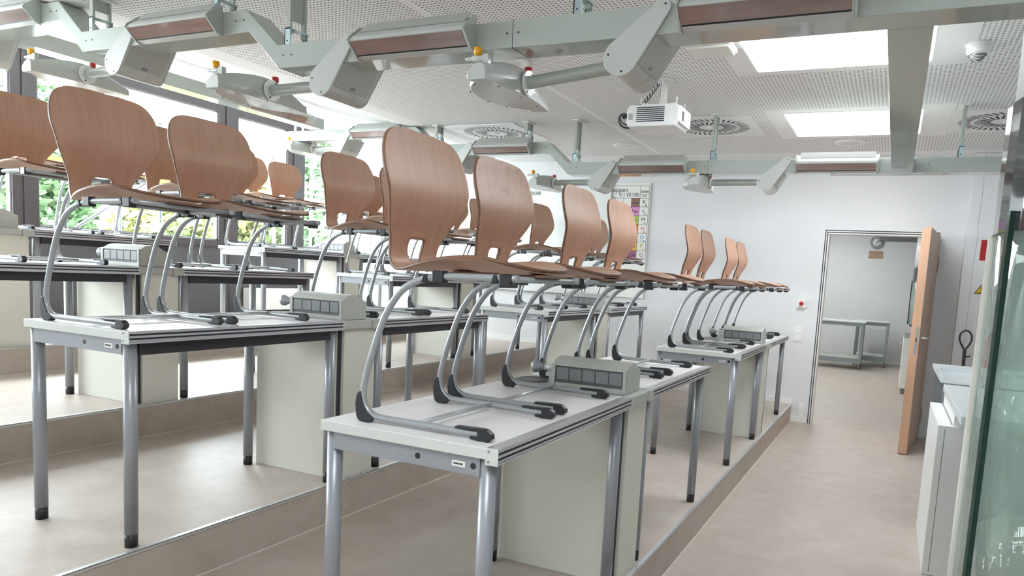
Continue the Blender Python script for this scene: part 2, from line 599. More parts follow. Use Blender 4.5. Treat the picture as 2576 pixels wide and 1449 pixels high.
# skirting on the far wall, stepping down with the platforms
def skirt(x0, x1, z):
    MBx = MB().box(x0, x1, YW-0.012, YW-0.0005, z, z+0.055)
    return MBx
for i in range(1, 5):
    x1 = edges[i-1]-0.002 if i > 1 else 0.004
    x0 = edges[i]
    if i == 4:
        x0 = XWIN
    struct(skirt(x0, x1, LEV[i]).build('baseboard_far', 'white'), 'white skirting board along the far wall on platform %d' % i, 'baseboard')
struct(skirt(0.004, DX0-0.05, 0.0).build('baseboard_far', 'white'), 'short white skirting board beside the door frame', 'baseboard')
b = MB().box(0.075, 0.13, YW-0.010, YW-0.0005, 0.055, 0.20)
struct(b.build('trim_9', 'white'), 'small white cable cover above the skirting by the door', 'trim')
# ceiling: flat part, then a part that slopes up to the windows
b = MB().box(-3.5, XR, YB, YW, CEIL, CEIL+0.03)
struct(b.build('ceiling', 'ceiling'), 'white ceiling of perforated acoustic boards', 'ceiling')
b = MB().prism([(-3.5, CEIL), (-5.55, 3.12), (-5.55, 3.16), (-3.5, CEIL+0.04)], 'y', YB, YW)
struct(b.build('ceiling', 'ceiling'), 'perforated ceiling part sloping up towards the windows', 'ceiling')
b = MB().box(XWIN+0.0, -5.55, YB, YW, 3.10, 3.15)
b.box(XWIN-0.01, XWIN+0.02, YB, YW, 3.02, 3.11)
struct(b.build('trim_10', 'white'), 'white soffit band above the windows', 'trim')
# window wall -------------------------------------------------------
ZS, ZT = 1.56, 2.94     # glass bottom and top
b = MB().box(XWIN-0.12, XWIN, YB, YW, LEV[4], ZS-0.05)
b.box(XWIN-0.12, XWIN-0.10, YB, YW, -0.12, LEV[4])
struct(b.build('wall_left', 'anthracite'), 'dark grey parapet below the windows')
for k, (y0) in enumerate((-1.4, 0.4, 2.28, 4.36)):
    o = MB().box(XWIN, XWIN+0.006, y0-0.004, y0+0.004, LEV[4]+0.02, ZS-0.06).build('trim_%d' % (11+k), 'slot')
    struct(o, 'thin dark joint in the grey parapet', 'trim')
wins = [(-2.6, -1.9), (-1.62, -0.02), (0.2, 2.12), (2.33, 4.2), (4.46, 5.2), (5.48, 6.36)]
for k, (y0, y1) in enumerate(wins):
    w = empty('window_%d' % (k+1), (XWIN-0.03, (y0+y1)/2, ZS))
    struct(w, 'tall taupe framed window pane number %d from the camera side' % (k+1), 'window')
    h = (y1-y0)/2
    f = MB()
    fr = 0.085
    f.box(-0.04, 0.05, -h-fr, -h, -0.07, ZT-ZS+0.09)
    f.box(-0.04, 0.05, h, h+min(fr, 0.036 if k == 5 else fr), -0.07, ZT-ZS+0.09)
    f.box(-0.04, 0.05, -h, h, -0.07, 0)
    f.box(-0.04, 0.05, -h, h, ZT-ZS, ZT-ZS+0.09)
    f.build('window_frame', 'frame', w, bevel=0.004)
    g = MB()
    for (a0, a1, c0, c1) in ((-h, -h+0.014, 0, ZT-ZS), (h-0.014, h, 0, ZT-ZS), (-h, h, 0, 0.014), (-h, h, ZT-ZS-0.014, ZT-ZS)):
        g.box(-0.02, 0.03, a0, a1, c0, c1)
    g.build('glazing_bead', 'silver', w)
    MB().box(0.0, 0.006, -h+0.014, h-0.014, 0.014, ZT-ZS-0.014).build('pane', 'glass', w)
for k in range(len(wins)-1):
    y0, y1 = wins[k][1]+0.085, wins[k+1][0]-0.085
    o = MB().box(XWIN-0.09, XWIN+0.03, y0, y1, ZS-0.08, ZT+0.09).build('trim_%d' % (15+k), 'frame')
    struct(o, 'taupe post between two windows', 'trim')
w = empty('radiator_cover', (XWIN+0.012, 5.42, LEV[4]), label='low white radiator cover under the windows behind the tables', cat='radiator')
MB().box(0.0, 0.22, -0.87, 0.90, 0.065, 0.31).build('casing', 'white', w, bevel=0.004)
MB().box(0.0, 0.19, -0.84, 0.88, 0.0, 0.0645).build('plinth', 'ink', w)
# wall side strip next to the far wall
o = MB().box(XWIN-0.02, -5.62, YW-0.03, YW-0.0006, LEV[4], 3.1).build('trim_20', 'white')
struct(o, 'white strip of far wall next to the last window', 'trim')
# next room ----------------------------------------------------------
NX0, NX1, NY1, NH = -2.2, 2.4, 14.4, 2.75
b = MB().box(NX0, NX1, YW, NY1, -0.12, 0)
struct(b.build('floor', 'floor'), 'beige linoleum floor of the next room', 'floor')
b = MB().box(NX0, NX1, NY1, NY1+0.1, 0, NH)
struct(b.build('wall_next_room_far', 'wall'), 'white end wall of the next room', 'wall')
struct(MB().box(NX0-0.1, NX0, YW+0.14, NY1, 0, NH).build('wall_next_room_left', 'wall'), 'white left wall of the next room', 'wall')
struct(MB().box(NX1, NX1+0.1, YW+0.14, NY1, 0, NH).build('wall_next_room_right', 'wall'), 'white right wall of the next room', 'wall')
struct(MB().box(NX0, NX1, YW+0.14, NY1, NH, NH+0.1).build('ceiling', 'wall'), 'plain white ceiling of the next room', 'ceiling')
struct(MB().box(NX0, NX1, NY1-0.012, NY1, 0, 0.06).build('baseboard_next_room', 'white'), 'white skirting of the next room', 'baseboard')
for k, y in enumerate((8.4, 10.6, 12.8)):  # unseen panels added to brighten the next room
    w = empty('ceiling_light', (-0.4, y, NH-0.03), label=['added unseen light panel in the next room nearest the door', 'added unseen light panel in the middle of the next room ceiling', 'added unseen light panel in the next room furthest from the door'][k], cat='ceiling light', group='added light panels of the next room')
    MB().box(-0.5, 0.5, -0.5, 0.5, 0, 0.028).build('frame', 'white', w)
    MB().box(-0.47, 0.47, -0.47, 0.47, -0.004, 0.001).build('diffuser', 'emitter2', w)
# door frame and leaf --------------------------------------------------
d = empty('door_1', ((DX0+DX1)/2, YW, 0))
struct(d, 'white steel door frame with dark seals and the opened beech door leaf', 'door')
cx = (DX0+DX1)/2
b = MB()
for (x0, x1) in ((DX0-0.045-cx, DX0-cx), (DX1-cx, DX1+0.045-cx)):
    b.box(x0, x1, -0.012, 0.15, 0, DH+0.045)
b.box(DX0-cx, DX1-cx, -0.012, 0.15, DH, DH+0.045)
b.build('door_frame', 'white', d, bevel=0.002)
b = MB()
for off in (0.012, 0.032):
    b.box(DX0-off-0.010-cx, DX0-off-cx, -0.0135, -0.011, 0, DH+off+0.010)
    b.box(DX0-off-cx, DX1+off-cx, -0.0135, -0.011, DH+off, DH+off+0.010)
    b.box(DX1+off-cx, DX1+off+0.010-cx, -0.0135, -0.011, 0, DH+off+0.010)
b.build('seal', 'seal', d)
leaf = MB()
lw = 0.955
leaf.box(-0.048, 0.0, -lw, 0.0, 0.008, DH+0.012)
leaf.box(-0.072, -0.048, -lw+0.012, -0.012, 0.008, DH)
lo = leaf.build('door_leaf', 'doorwood', d, loc=(1.215-cx, -0.035, 0), bevel=0.002)
lo.rotation_euler = (0, 0, -0.120)
MB().box(0.0005, 0.002, -lw+0.004, -0.004, 0.012, DH+0.008).build('leaf_veneer', 'doorface', lo)  # thin sheet carrying the painted shade of this face
h = MB()
h.tube([(0.0, -lw+0.06, 1.03), (0.045, -lw+0.06, 1.03), (0.055, -lw+0.075, 1.03), (0.055, -lw+0.18, 1.03)], 0.009, 12)
h.cyl((0.001, -lw+0.06, 1.03), (0.008, -lw+0.06, 1.03), 0.024)
h.build('door_handle', 'steel', lo)
h = MB().cyl((0.001, -lw+0.06, 0.955), (0.006, -lw+0.06, 0.955), 0.022)
h.build('key_rosette', 'steel', lo)
h = MB().box(-0.036, -0.014, -lw-0.0025, -lw, 0.89, 1.13)
h.build('lock_plate', 'steel', lo, bevel=0.001)
MB().box(-0.03, -0.02, -lw-0.004, -lw-0.001, 1.0, 1.03).build('latch', 'slot', lo)
for z in (0.25, 1.72):
    MB().cyl((0.006, 0.005, z-0.055), (0.006, 0.005, z+0.055), 0.009).cyl((0.006, 0.005, z-0.10), (0.006, 0.005, z-0.06), 0.007).build('hinge', 'steel', lo)
# ================================================================== CEILING FIXTURES
for k, (y0, y1, lab) in enumerate(((2.29, 3.19, 'square lit ceiling panel nearer the camera, partly behind the grey cross duct'),
                                   (4.39, 5.26, 'square lit ceiling panel farther back near the door'),
                                   (-1.90, -1.00, 'unseen ceiling panel added behind the camera to light the aisle'))):  # last panel is unseen, added to brighten the aisle and nearest table
    w = empty('ceiling_light', (0.445, (y0+y1)/2, CEIL), label=lab, cat='ceiling light')
    h = (y1-y0)/2
    MB().box(-0.49, 0.49, -h-0.01, h+0.01, -0.006, -0.0005).build('frame', 'white', w)
    MB().box(-0.475, 0.475, -h, h, -0.010, -0.005).build('diffuser', 'emitter', w)

def swirl(x, y, label, size=0.78):
    w = empty('ceiling_vent', (x, y, CEIL), label=label, cat='air vent')
    h = size/2
    MB().box(-h, h, -h, h, -0.006, -0.0005).build('plate', 'white', w)
    b = MB()
    for ring, (ra, rb, n) in enumerate(((0.105, 0.215, 26), (0.240, 0.320, 40))):
        for i in range(n):
            t = 2*PI*i/n
            dt = 0.35 if ring == 0 else -0.5
            p0 = Vector((ra*math.cos(t), ra*math.sin(t)))
            p1 = Vector((rb*math.cos(t+dt*(rb-ra)/ra*0.5), rb*math.sin(t+dt*(rb-ra)/ra*0.5)))
            dd = (p1-p0).normalized()
            nn = Vector((-dd.y, dd.x))*0.0095
            vs = [b.bm.verts.new((q.x, q.y, -0.0068)) for q in (p0-nn, p1-nn, p1+nn, p0+nn)]
            b.bm.faces.new(vs)
    b.build('slots', 'ink', w)
    MB().lathe([(0.03, -0.0062), (0.028, -0.012), (0.0, -0.012)], seg=20).build('hub', 'white', w)
    return w
swirl(-2.775, 4.74, 'round swirl air vent in a white plate, leftmost on the ceiling')
swirl(-0.69, 4.78, 'round swirl air vent behind the projector')
swirl(1.50, 4.90, 'round swirl air vent at the far right of the ceiling')
for (x, y, lab) in ((-1.50, 2.63, 'flush round ceiling speaker above the front grey duct'), (-1.72, 5.53, 'flush round ceiling speaker left of the projector'), (0.38, 5.62, 'faint flush round ceiling speaker behind the far light panel')):
    w = empty('ceiling_speaker', (x, y, CEIL), label=lab, cat='speaker')
    MB().lathe([(0.14, -0.0005), (0.138, -0.008), (0.118, -0.010)], seg=36).build('rim', 'white', w)
    MB().lathe([(0.118, -0.009), (0.06, -0.0105), (0.0, -0.011)], seg=36).build('grille', 'wall', w)
w = empty('smoke_detector', (1.14, 2.95, CEIL), label='white round smoke detector hanging under the ceiling at the top right', cat='smoke detector')
MB().lathe([(0.062, -0.0005), (0.062, -0.012), (0.055, -0.014), (0.055, -0.045), (0.044, -0.056)], seg=28).build('base', 'white', w)
MB().lathe([(0.044, -0.055), (0.034, -0.070), (0.012, -0.092), (0.0, -0.094)], seg=28).build('sensor_cone', 'white', w)
b = MB()
for k in range(6):
    rr = 0.043-0.0055*k
    zz = -0.060-0.006*k
    b.lathe([(rr+0.001, zz), (rr+0.0015, zz-0.0018), (rr, zz-0.002)], seg=28)
b.build('vent_slit', 'ink', w)
w = empty('emergency_light', (-0.20, 2.62, CEIL), label='flat white emergency luminaire on the ceiling left of the near light panel', cat='emergency light')
MB().box(-0.13, 0.13, -0.10, 0.10, -0.030, -0.0005).build('body', 'white', w, bevel=0.006)
MB().box(-0.12, 0.12, -0.09, 0.09, -0.045, -0.030).build('lens', 'paper', w, bevel=0.01)
# projector --------------------------------------------------------------
w = empty('projector', (-0.655, 3.26, 2.475), label='white ceiling projector with a louvred side hanging on a pole', cat='projector')
b = MB().prism([(-0.19, -0.075), (0.13, -0.075), (0.155, -0.04), (0.155, 0.05), (0.13, 0.065), (-0.19, 0.065), (-0.205, 0.03), (-0.205, -0.05)], 'y', -0.14, 0.14)
b.build('case', 'white', w, bevel=0.010)
b = MB()
for k in range(8):
    b.box(-0.135, 0.055, -0.1425, -0.139, -0.045+0.0125*k, -0.039+0.0125*k)
b.build('louvre', 'slot', w)
MB().box(-0.19, -0.16, -0.1425, -0.139, -0.03, 0.01).build('side_panel', 'module', w)
MB().box(0.150, 0.160, -0.13, 0.13, -0.055, 0.055).build('front_cover', 'board', w, bevel=0.006)
MB().box(0.1595, 0.1615, -0.085, -0.045, -0.035, 0.025).build('lens', 'ink', w)
MB().cyl((0, 0, 0.10), (0, 0, CEIL-2.475-0.001), 0.022).cyl((0, 0, 0.085), (0, 0, 0.10), 0.032).lathe([(0.06, CEIL-2.475-0.012), (0.06, CEIL-2.475-0.001)], seg=24).build('pole', 'white', w)
MB().box(-0.0235, -0.021, -0.006, 0.006, 0.14, 0.24).build('cable_slot', 'ink', w)
b = MB()
for (x, y) in ((-0.12, -0.1), (0.12, -0.1), (-0.12, 0.1), (0.12, 0.1)):
    b.tube([(0, 0, 0.085), (x*0.5, y*0.5, 0.082), (x, y, 0.078)], 0.006, 8)
    b.cyl((x, y, 0.064), (x, y, 0.115), 0.005, seg=10)
b.build('mount_arm', 'white', w)
b = MB()
b.tube([(-0.205, -0.10, 0.0), (-0.26, -0.10, 0.01), (-0.275, -0.09, -0.02), (-0.25, -0.09, -0.06), (-0.20, -0.09, -0.075)], 0.006, 8)
b.tube([(-0.205, -0.08, 0.01), (-0.25, -0.07, 0.03), (-0.28, -0.06, 0.015), (-0.26, -0.06, -0.03), (-0.21, -0.06, -0.05)], 0.004, 8)
b.box(-0.245, -0.205, -0.115, -0.085, -0.012, 0.012)
b.build('power_cable', 'black', w)
b = MB()
hx = []
for k in range(90):
    t = k/89
    a = t*2*PI*13
    hx.append((-0.225+0.20*t, -0.05+0.016*math.cos(a), 0.03+0.19*t**1.6+0.016*math.sin(a)))
b.tube(hx, 0.003, 6, sub=2)
b.build('spiral_cable', 'black', w)
# ================================================================== OVERHEAD SERVICE DUCTS
ZB = 2.266
BH = 0.104
ST = 0.1775
DY0, DY1 = 1.0, 1.15
def duct_outline(x_right, x_left, jogs):
    """side outline (x,z) of a duct that steps up towards the windows"""
    low, top = [(x_right, ZB)], [(x_right, ZB+BH)]
    z = ZB
    for xj in jogs:
        low += [(xj, z), (xj-0.185, z+ST)]
        top += [(xj-0.005, z+BH), (xj-0.185-0.02, z+BH+ST)]
        z += ST
    low.append((x_left, z))
    top.append((x_left, z+BH))
    return low+top[::-1]

def duct(name, yo, x_right, x_left, jogs, label):
    w = empty(name, (0, yo, 0), label=label, cat='duct')
    MB().prism(duct_outline(x_right, x_left, jogs), 'y', DY0, DY1).build('body', 'duct', w, bevel=0.003)
    xs = [(-0.60, 0), (-0.55, 0), (1.0, 0)]
    for xj in jogs:
        k = jogs.index(xj)
        xs += [(xj+0.08, k), (xj+0.03, k), (xj-0.22, k+1), (xj-0.27, k+1)]
    for (x, k) in xs:
        MB().cyl((x, DY0-0.002, ZB+0.055+ST*k), (x, DY0+0.001, ZB+0.055+ST*k), 0.004, seg=10).build('screw', 'slot', w)
    b = MB().box(-0.576, -0.574, DY0-0.0008, DY1+0.0008, ZB-0.0008, ZB+BH+0.0008)
    b.build('joint', 'slot', w)
    return w
JG = [-1.80, -1.80-S]
duct('service_duct', 0.0, 2.3, -5.1, JG, 'grey-green overhead service duct nearest the camera, stepping up to the left')
duct('service_duct', 3.3, 2.3, -5.34, JG, 'grey overhead service duct in front of the far wall, stepping up to the left')
w = empty('cross_duct', (0.83, 0, 0), label='wide grey cross duct joining the two overhead ducts at the right', cat='duct')
MB().box(-0.070, 0.070, DY1+0.001, 4.299, ZB, ZB+BH).build('body', 'duct', w, bevel=0.003)
w = empty('cross_duct', (-4.64, 0, 0), label='grey cross duct joining the two overhead ducts near the windows', cat='duct')
MB().box(-0.08, 0.08, 0.9, 4.31, 2.728, 2.832).build('body', 'duct', w, bevel=0.003)
MB().prism([(0.081, 2.728), (0.145, 2.790), (0.135, 2.815), (0.081, 2.850)], 'y', 3.22, 4.14).build('lamp_body', 'ductplastic', w, bevel=0.003)
MB().prism([(0.089, 2.7345), (0.140, 2.784), (0.143, 2.781), (0.092, 2.7315)], 'y', 3.36, 4.02).build('diffuser', 'diffuser', w)
# lamp housings on the duct fronts
def lamp(Xr, yo, k, label):
    z = ST*k
    w = empty('duct_lamp', (Xr+0.10, yo+DY0, ZB+z), label=label, cat='lamp', group='strip lamps on the overhead ducts')
    # section in (y,z), y negative towards the camera
    sec = [(0.0, 0.0), (0.0, 0.118), (0.012, 0.128), (-0.030, 0.112), (-0.085, 0.070), (-0.092, 0.055), (-0.040, 0.008)]
    sec = [(0.0, -0.004), (0.06, 0.106), (0.02, 0.135), (-0.012, 0.130), (-0.085, 0.072), (-0.094, 0.058), (-0.034, 0.006)]
    sec = [(-0.0012, -0.004), (-0.0012, 0.128), (-0.020, 0.124), (-0.085, 0.072), (-0.094, 0.058), (-0.034, 0.004)]
    MB().prism(sec, 'x', 0.008, 0.568).build('housing', 'ductplastic', w, bevel=0.003)
    MB().prism([(-0.052, 0.1005), (-0.004, 0.150), (-0.001, 0.147), (-0.046, 0.1035)], 'x', 0.03, 0.55).build('cover_plate', 'panelgrey', w)
    for x0 in (0.0, 0.568):
        e = [(-0.0012, -0.010), (-0.0012, 0.134), (-0.022, 0.130), (-0.090, 0.074), (-0.099, 0.058), (-0.036, 0.000)]
        MB().prism(e, 'x', x0, x0+0.008).build('end_cap', 'duct', w)
    MB().prism([(-0.0895, 0.0535), (-0.0415, 0.0125), (-0.0435, 0.0105), (-0.0920, 0.0515)], 'x', 0.012, 0.560).build('diffuser', 'diffuser', w)
    MB().prism([(-0.0405, 0.0115), (-0.0365, 0.0080), (-0.0385, 0.0055), (-0.0425, 0.0095)], 'x', 0.012, 0.560).build('dark_gap', 'ink', w)
    return w
RN = ['front', 'second', 'third', 'back']
for bi, yo in enumerate((0.0, 3.3)):
    for r in range(4):
        k = max(0, r-1)
        lamp(-r*S, yo, k, 'strip lamp with brown reflector on the %s duct above the %s row' % (['near', 'far'][bi], RN[r]))
# service arms
def clip_below(poly, z):
    out_ = []
    for i in range(len(poly)):
        p, q = poly[i], poly[(i+1) % len(poly)]
        if p[1] <= z:
            out_.append(p)
        if (p[1] <= z) != (q[1] <= z):
            t = (z-p[1])/(q[1]-p[1])
            out_.append((p[0]+(q[0]-p[0])*t, z))
    return out_

def teardrop(c0, r0, c1, r1, n=10):
    """outline around two circles, big one at the lower left, small one at the upper right"""
    dx, dz = c1[0]-c0[0], c1[1]-c0[1]
    d = math.hypot(dx, dz)
    base = math.atan2(dz, dx)
    al = math.acos((r0-r1)/d)
    o = []
    for i in range(n+1):
        t = base-al+2*al*i/n
        o.append((c1[0]+r1*math.cos(t), c1[1]+r1*math.sin(t)))
    for i in range(2*n+1):
        t = base+al+(2*PI-2*al)*i/(2*n)
        o.append((c0[0]+r0*math.cos(t), c0[1]+r0*math.sin(t)))
    return o

def service_arm(Xr, yo, k, tilt, label):
    z = ST*k
    w = empty('extraction_boom', (Xr, yo+1.15, ZB+z), label=label, cat='extraction boom', group='grey extraction booms under the overhead ducts')
    out = teardrop((-0.116, -0.071), 0.065, (0.030, 0.088), 0.028, 16)
    y0, y1 = -0.163, 0.100
    low = clip_below(out, -0.002)
    MB().prism(low, 'y', y0+0.008, 0.002).build('pivot_housing', 'ductplastic', w, bevel=0.003)
    MB().prism(out, 'y', 0.002, y1-0.008).build('rear_housing', 'ductplastic', w, bevel=0.003)
    c = Vector((sum(p[0] for p in out)/len(out), sum(p[1] for p in out)/len(out)))
    big = [tuple(c+(Vector(p)-c)*1.015) for p in out]
    for (a, bb) in ((y0, -0.1505), (y1-0.008, y1)):
        MB().prism(big, 'y', a, bb).build('side_plate', 'ductplastic', w, bevel=0.0015)
    for q in ((0.040, 0.100), (-0.165, -0.060), (-0.110, -0.122)):
        MB().cyl((q[0], y0-0.0015, q[1]), (q[0], y0+0.001, q[1]), 0.004, seg=10).build('screw', 'slot', w)
    # access panel on the lower right slope
    dq = math.hypot(0.146, 0.159)
    bq = math.atan2(0.159, 0.146)-math.acos((0.065-0.028)/dq)
    a0 = Vector((-0.116+0.065*math.cos(bq), -0.071+0.065*math.sin(bq)))
    a1 = Vector((0.030+0.028*math.cos(bq), 0.088+0.028*math.sin(bq)))
    n = Vector((a1-a0).yx)
    n = Vector((n.x, -n.y)).normalized()*0.004
    p0, p1 = a0+(a1-a0)*0.06, a0+(a1-a0)*0.86
    MB().prism([tuple(p0), tuple(p1), tuple(p1+n), tuple(p0+n)], 'y', -0.145, 0.072).build('access_panel', 'panelgrey', w, bevel=0.0015)
    p0, p1 = a0+(a1-a0)*0.10+n, a0+(a1-a0)*0.17+n
    MB().prism([tuple(p0), tuple(p1), tuple(p1+n*0.3), tuple(p0+n*0.3)], 'y', -0.05, -0.02).build('panel_catch', 'flap', w)
    # arm tube and head
    hz = -0.053-0.045*tilt
    MB().tube([(-0.12, 0, -0.050), (-0.30, 0, -0.050-0.018*tilt), (-0.595, 0, hz)], 0.0265, 24).build('arm_tube', 'duct', w)
    b = MB()
    N = 28
    rings = []
    for i in range(N+1):
        t = i/N
        y = -0.285+0.56*t
        q = 2*t-1
        bulge = 0.215*max(0.0, 1-abs(q)**2.1)**0.75
        xe = -0.60-0.028
        xf = -0.582-0.028*abs(q)**2
        ztop = hz+0.055*max(0, 1-abs(q+0.05)**1.7)+0.006-0.014*max(0, q)
        zbot = hz-0.052
        rr = []
        M2 = 8
        xb = min(xf-0.085, xf-bulge)
        rr.append((xf, zbot))
        rr.append((xf, zbot+0.35*(ztop-zbot)))
        rr.append((xf-0.004, zbot+0.8*(ztop-zbot)))
        rr.append((xf-0.018, ztop-0.002))
        rr.append((xf-0.35*(xf-xb)-0.01, ztop))
        rr.append((xf-0.70*(xf-xb), ztop-0.012))
        rr.append((xf-0.92*(xf-xb), zbot+0.55*(ztop-zbot)))
        rr.append((xb, zbot+0.02))
        rr.append((xb+0.006, zbot))
        rings.append([b.bm.verts.new((x_, y, z_)) for (x_, z_) in rr])
    for i in range(N):
        for j in range(9):
            f = b.bm.faces.new((rings[i][j], rings[i][(j+1) % 9], rings[i+1][(j+1) % 9], rings[i+1][j]))
            f.smooth = j not in (8, 0)
    b.bm.faces.new(rings[0][::-1])
    b.bm.faces.new(rings[-1])
    head = b.build('head', 'ductplastic', w, bevel=0.003)
    for (x, y) in ((-0.61, -0.17), (-0.60, 0.0), (-0.61, 0.17), (-0.69, -0.22), (-0.77, -0.12), (-0.785, 0.05), (-0.75, 0.15)):
        MB().cyl((x-0.005, y, hz-0.0535), (x-0.005, y, hz-0.051), 0.004, seg=8).build('bottom_screw', 'slot', head)
    MB().cyl((-0.578, 0, hz), (-0.568, 0, hz), 0.050, seg=32).build('flange', 'board', w, bevel=0.001)
    for s in (-1, 1):
        MB().cyl((-0.569, s*0.018, hz+s*0.037), (-0.566, s*0.018, hz+s*0.037), 0.005, seg=10).build('flange_screw', 'slot', w)
    # gas tap with yellow knob at the near end, red knob by the flange
    t = MB()
    t.box(-0.640, -0.615, -0.262, -0.238, hz+0.012, hz+0.047)
    t.cyl((-0.625, -0.25, hz+0.035), (-0.69, -0.25, hz+0.035), 0.011, seg=16)
    t.cyl((-0.69, -0.25, hz+0.035), (-0.722, -0.25, hz+0.035), 0.009, 0.006, seg=12)
    tap = t.build('gas_tap', 'ductplastic', w, bevel=0.001)
    MB().lathe([(0.006, 0.0), (0.014, 0.003), (0.0165, 0.010), (0.0165, 0.026), (0.014, 0.031), (0.0, 0.031)], c=(-0.668, -0.25, hz+0.045), seg=18).build('yellow_knob', 'yellow', tap)
    MB().lathe([(0.015, 0.0), (0.0165, 0.004), (0.0165, 0.022), (0.014, 0.026), (0.0, 0.026)], c=(-0.600, 0.045, hz+0.050), seg=18).build('red_knob', 'red', w)
    return w
for bi, yo in enumerate((0.0, 3.3)):
    for r in range(4):
        k = max(0, r-1)
        tilt = 1.0 if (bi == 0 and r == 0) else (0.35 if bi == 0 and r == 2 else 0.0)
        service_arm(-r*S, yo, k, tilt, 'grey extraction boom on the %s duct above the %s row, with yellow and red knobs' % (['near', 'far'][bi], RN[r]))
# hangers
def hanger(x, y, zt, ceil_z, label):
    w = empty('duct_hanger', (x, y, zt), label=label, cat='hanger', group='steel hangers of the overhead ducts')
    h = ceil_z-zt
    b = MB()
    for yy in (-0.062, 0.048):
        b.box(-0.016, 0.016, yy, yy+0.006, 0.001, 0.075)
        b.box(-0.016, -0.012, yy, yy+0.016, 0.001, 0.075)
    b.box(-0.016, 0.016, -0.062, 0.054, 0.070, 0.076)
    b.build('bracket', 'zinc', w)
    for yy in (-0.056, 0.034):
        MB().box(-0.011, 0.011, yy, yy+0.014, 0.05, h-0.004).build('post', 'duct', w)
    if h > 0.17:
        MB().box(-0.003, 0.003, -0.042, 0.036, 0.115, h-0.004).build('web_plate', 'duct', w)
    b = MB().box(-0.03, 0.03, -0.085, 0.075, h-0.009, h-0.0008)
    b.build('ceiling_rosette', 'white', w, bevel=0.003)
    b = MB().cyl((0, -0.0635, 0.018), (0, -0.061, 0.018), 0.004, seg=10)
    b.build('bolt', 'slot', w)

def ceil_at(x):
    return CEIL if x > -3.5 else CEIL+(-3.5-x)*(0.39/2.05)
def duct_top(x):
    z = ZB+BH
    for xj in JG:
        if x < xj-0.2:
            z += ST
    return z
for bi, (yo, xs) in enumerate(((0.0, (-0.31, -1.755, -2.22, -3.16, -4.95)), (3.3, (1.19, -0.55, -1.75, -2.23, -3.19, -4.95)))):
    for i, x in enumerate(xs):
        hanger(x, yo+1.07, duct_top(x), ceil_at(x) if x > -3.5 else ceil_at(x+0.03), 'steel hanger of the %s duct, %s from the right' % (['near', 'far'][bi], ['first', 'second', 'third', 'fourth', 'fifth', 'sixth'][i]))
hanger(-4.64, 3.1, 2.832, ceil_at(-4.61), 'steel hanger of the cross duct near the windows')
# ================================================================== TABLES
def make_table(dark):
    w = empty('school_table')
    top = MB().box(-D, -0.0362, 0, L, 0.730, 0.760).build('tabletop', ['edge', 'tabletop'], w, bevel=0.002)
    for p in top.data.polygons:
        if p.normal.z > 0.9:
            p.material_index = 1
    prof = [(-0.036, 0.762), (0, 0.762), (0, 0.7525), (-0.008, 0.7525), (-0.008, 0.7455), (0, 0.7455), (0, 0.7385), (-0.008, 0.7385), (-0.008, 0.7315), (0, 0.7315), (0, 0.7265), (-0.004, 0.7265), (-0.004, 0.7245), (0, 0.7245), (0, 0.719), (-0.036, 0.719)]
    pf = MB().prism(prof, 'y', 0.0, L).build('edge_profile', 'alu', w)
    MB().box(-0.0079, -0.0045, 0.001, L-0.001, 0.7457, 0.7523).box(-0.0079, -0.0045, 0.001, L-0.001, 0.7317, 0.7383).build('rubber_insert', 'slot', pf)  # dark strips paint the dark interior of the profile grooves
    MB().box(-0.037, 0.001, L, L+0.003, 0.7175, 0.763).build('end_cap', 'edge', w, bevel=0.001)
    ec = MB().box(-0.037, 0.001, -0.004, 0.0, 0.7175, 0.763).build('end_cap', 'edge', w, bevel=0.001)
    for z in (0.754, 0.727):
        MB().cyl((-0.027, -0.0052, z), (-0.027, -0.0038, z), 0.003, seg=10).build('screw', 'flap', ec)
    ap = MB().box(-0.548, -0.06, 0.012, 0.032, 0.678, 0.7295).build('apron', 'silver', w, bevel=0.001)
    for x in (-0.255, -0.080):
        MB().cyl((x, 0.0112, 0.704), (x, 0.014, 0.704), 0.0085, seg=16).build('hole_plug', 'ink', ap)
    MB().box(-0.145, -0.104, 0.0108, 0.0121, 0.696, 0.711).build('badge', 'paper', ap)
    text('badge_text', 'HOHENLOHER', 0.0072, (-0.1255, 0.0104, 0.7035), (PI/2, 0, 0), 'ink', ap, squash=0.62, bold=0.0002)
    MB().box(-0.548, -0.06, L-0.032, L-0.012, 0.678, 0.7295).build('apron', 'silver', w, bevel=0.001)
    if dark:
        MB().box(-0.055, -0.028, 0.055, L-0.055, 0.675, 0.7187).build('front_rail', 'dark', w, bevel=0.001)
    for (x, y) in ((-0.046, 0.034), (-0.560, 0.034), (-0.046, L-0.034), (-0.560, L-0.034)):
        lg = MB().cyl((x, y, 0.046), (x, y, 0.7295), 0.0225, seg=28).build('leg', 'silver', w)
        MB().cyl((x, y, 0.0), (x, y, 0.0465), 0.0215, seg=24).build('foot', 'black', lg)
    return w
proto_plain = make_table(False)
proto_dark = make_table(True)
used = {'p': False, 'd': False}
TN = ['nearest', 'second', 'third', 'last']
tables = {}
for r in range(4):
    for t in range(4):
        if r == 3 and t == 0:
            continue
        key = 'p' if r == 0 else 'd'
        pr = proto_plain if r == 0 else proto_dark
        o = pr if not used[key] else copy_tree(pr)
        used[key] = True
        o.location = (-r*S, YS[t], LEV[r+1])
        tag(o, 'white topped school table, %s from the camera in the %s row' % (TN[t], RN[r]), 'table', 'long school tables in the %s row' % RN[r])
        tables[(r, t)] = o
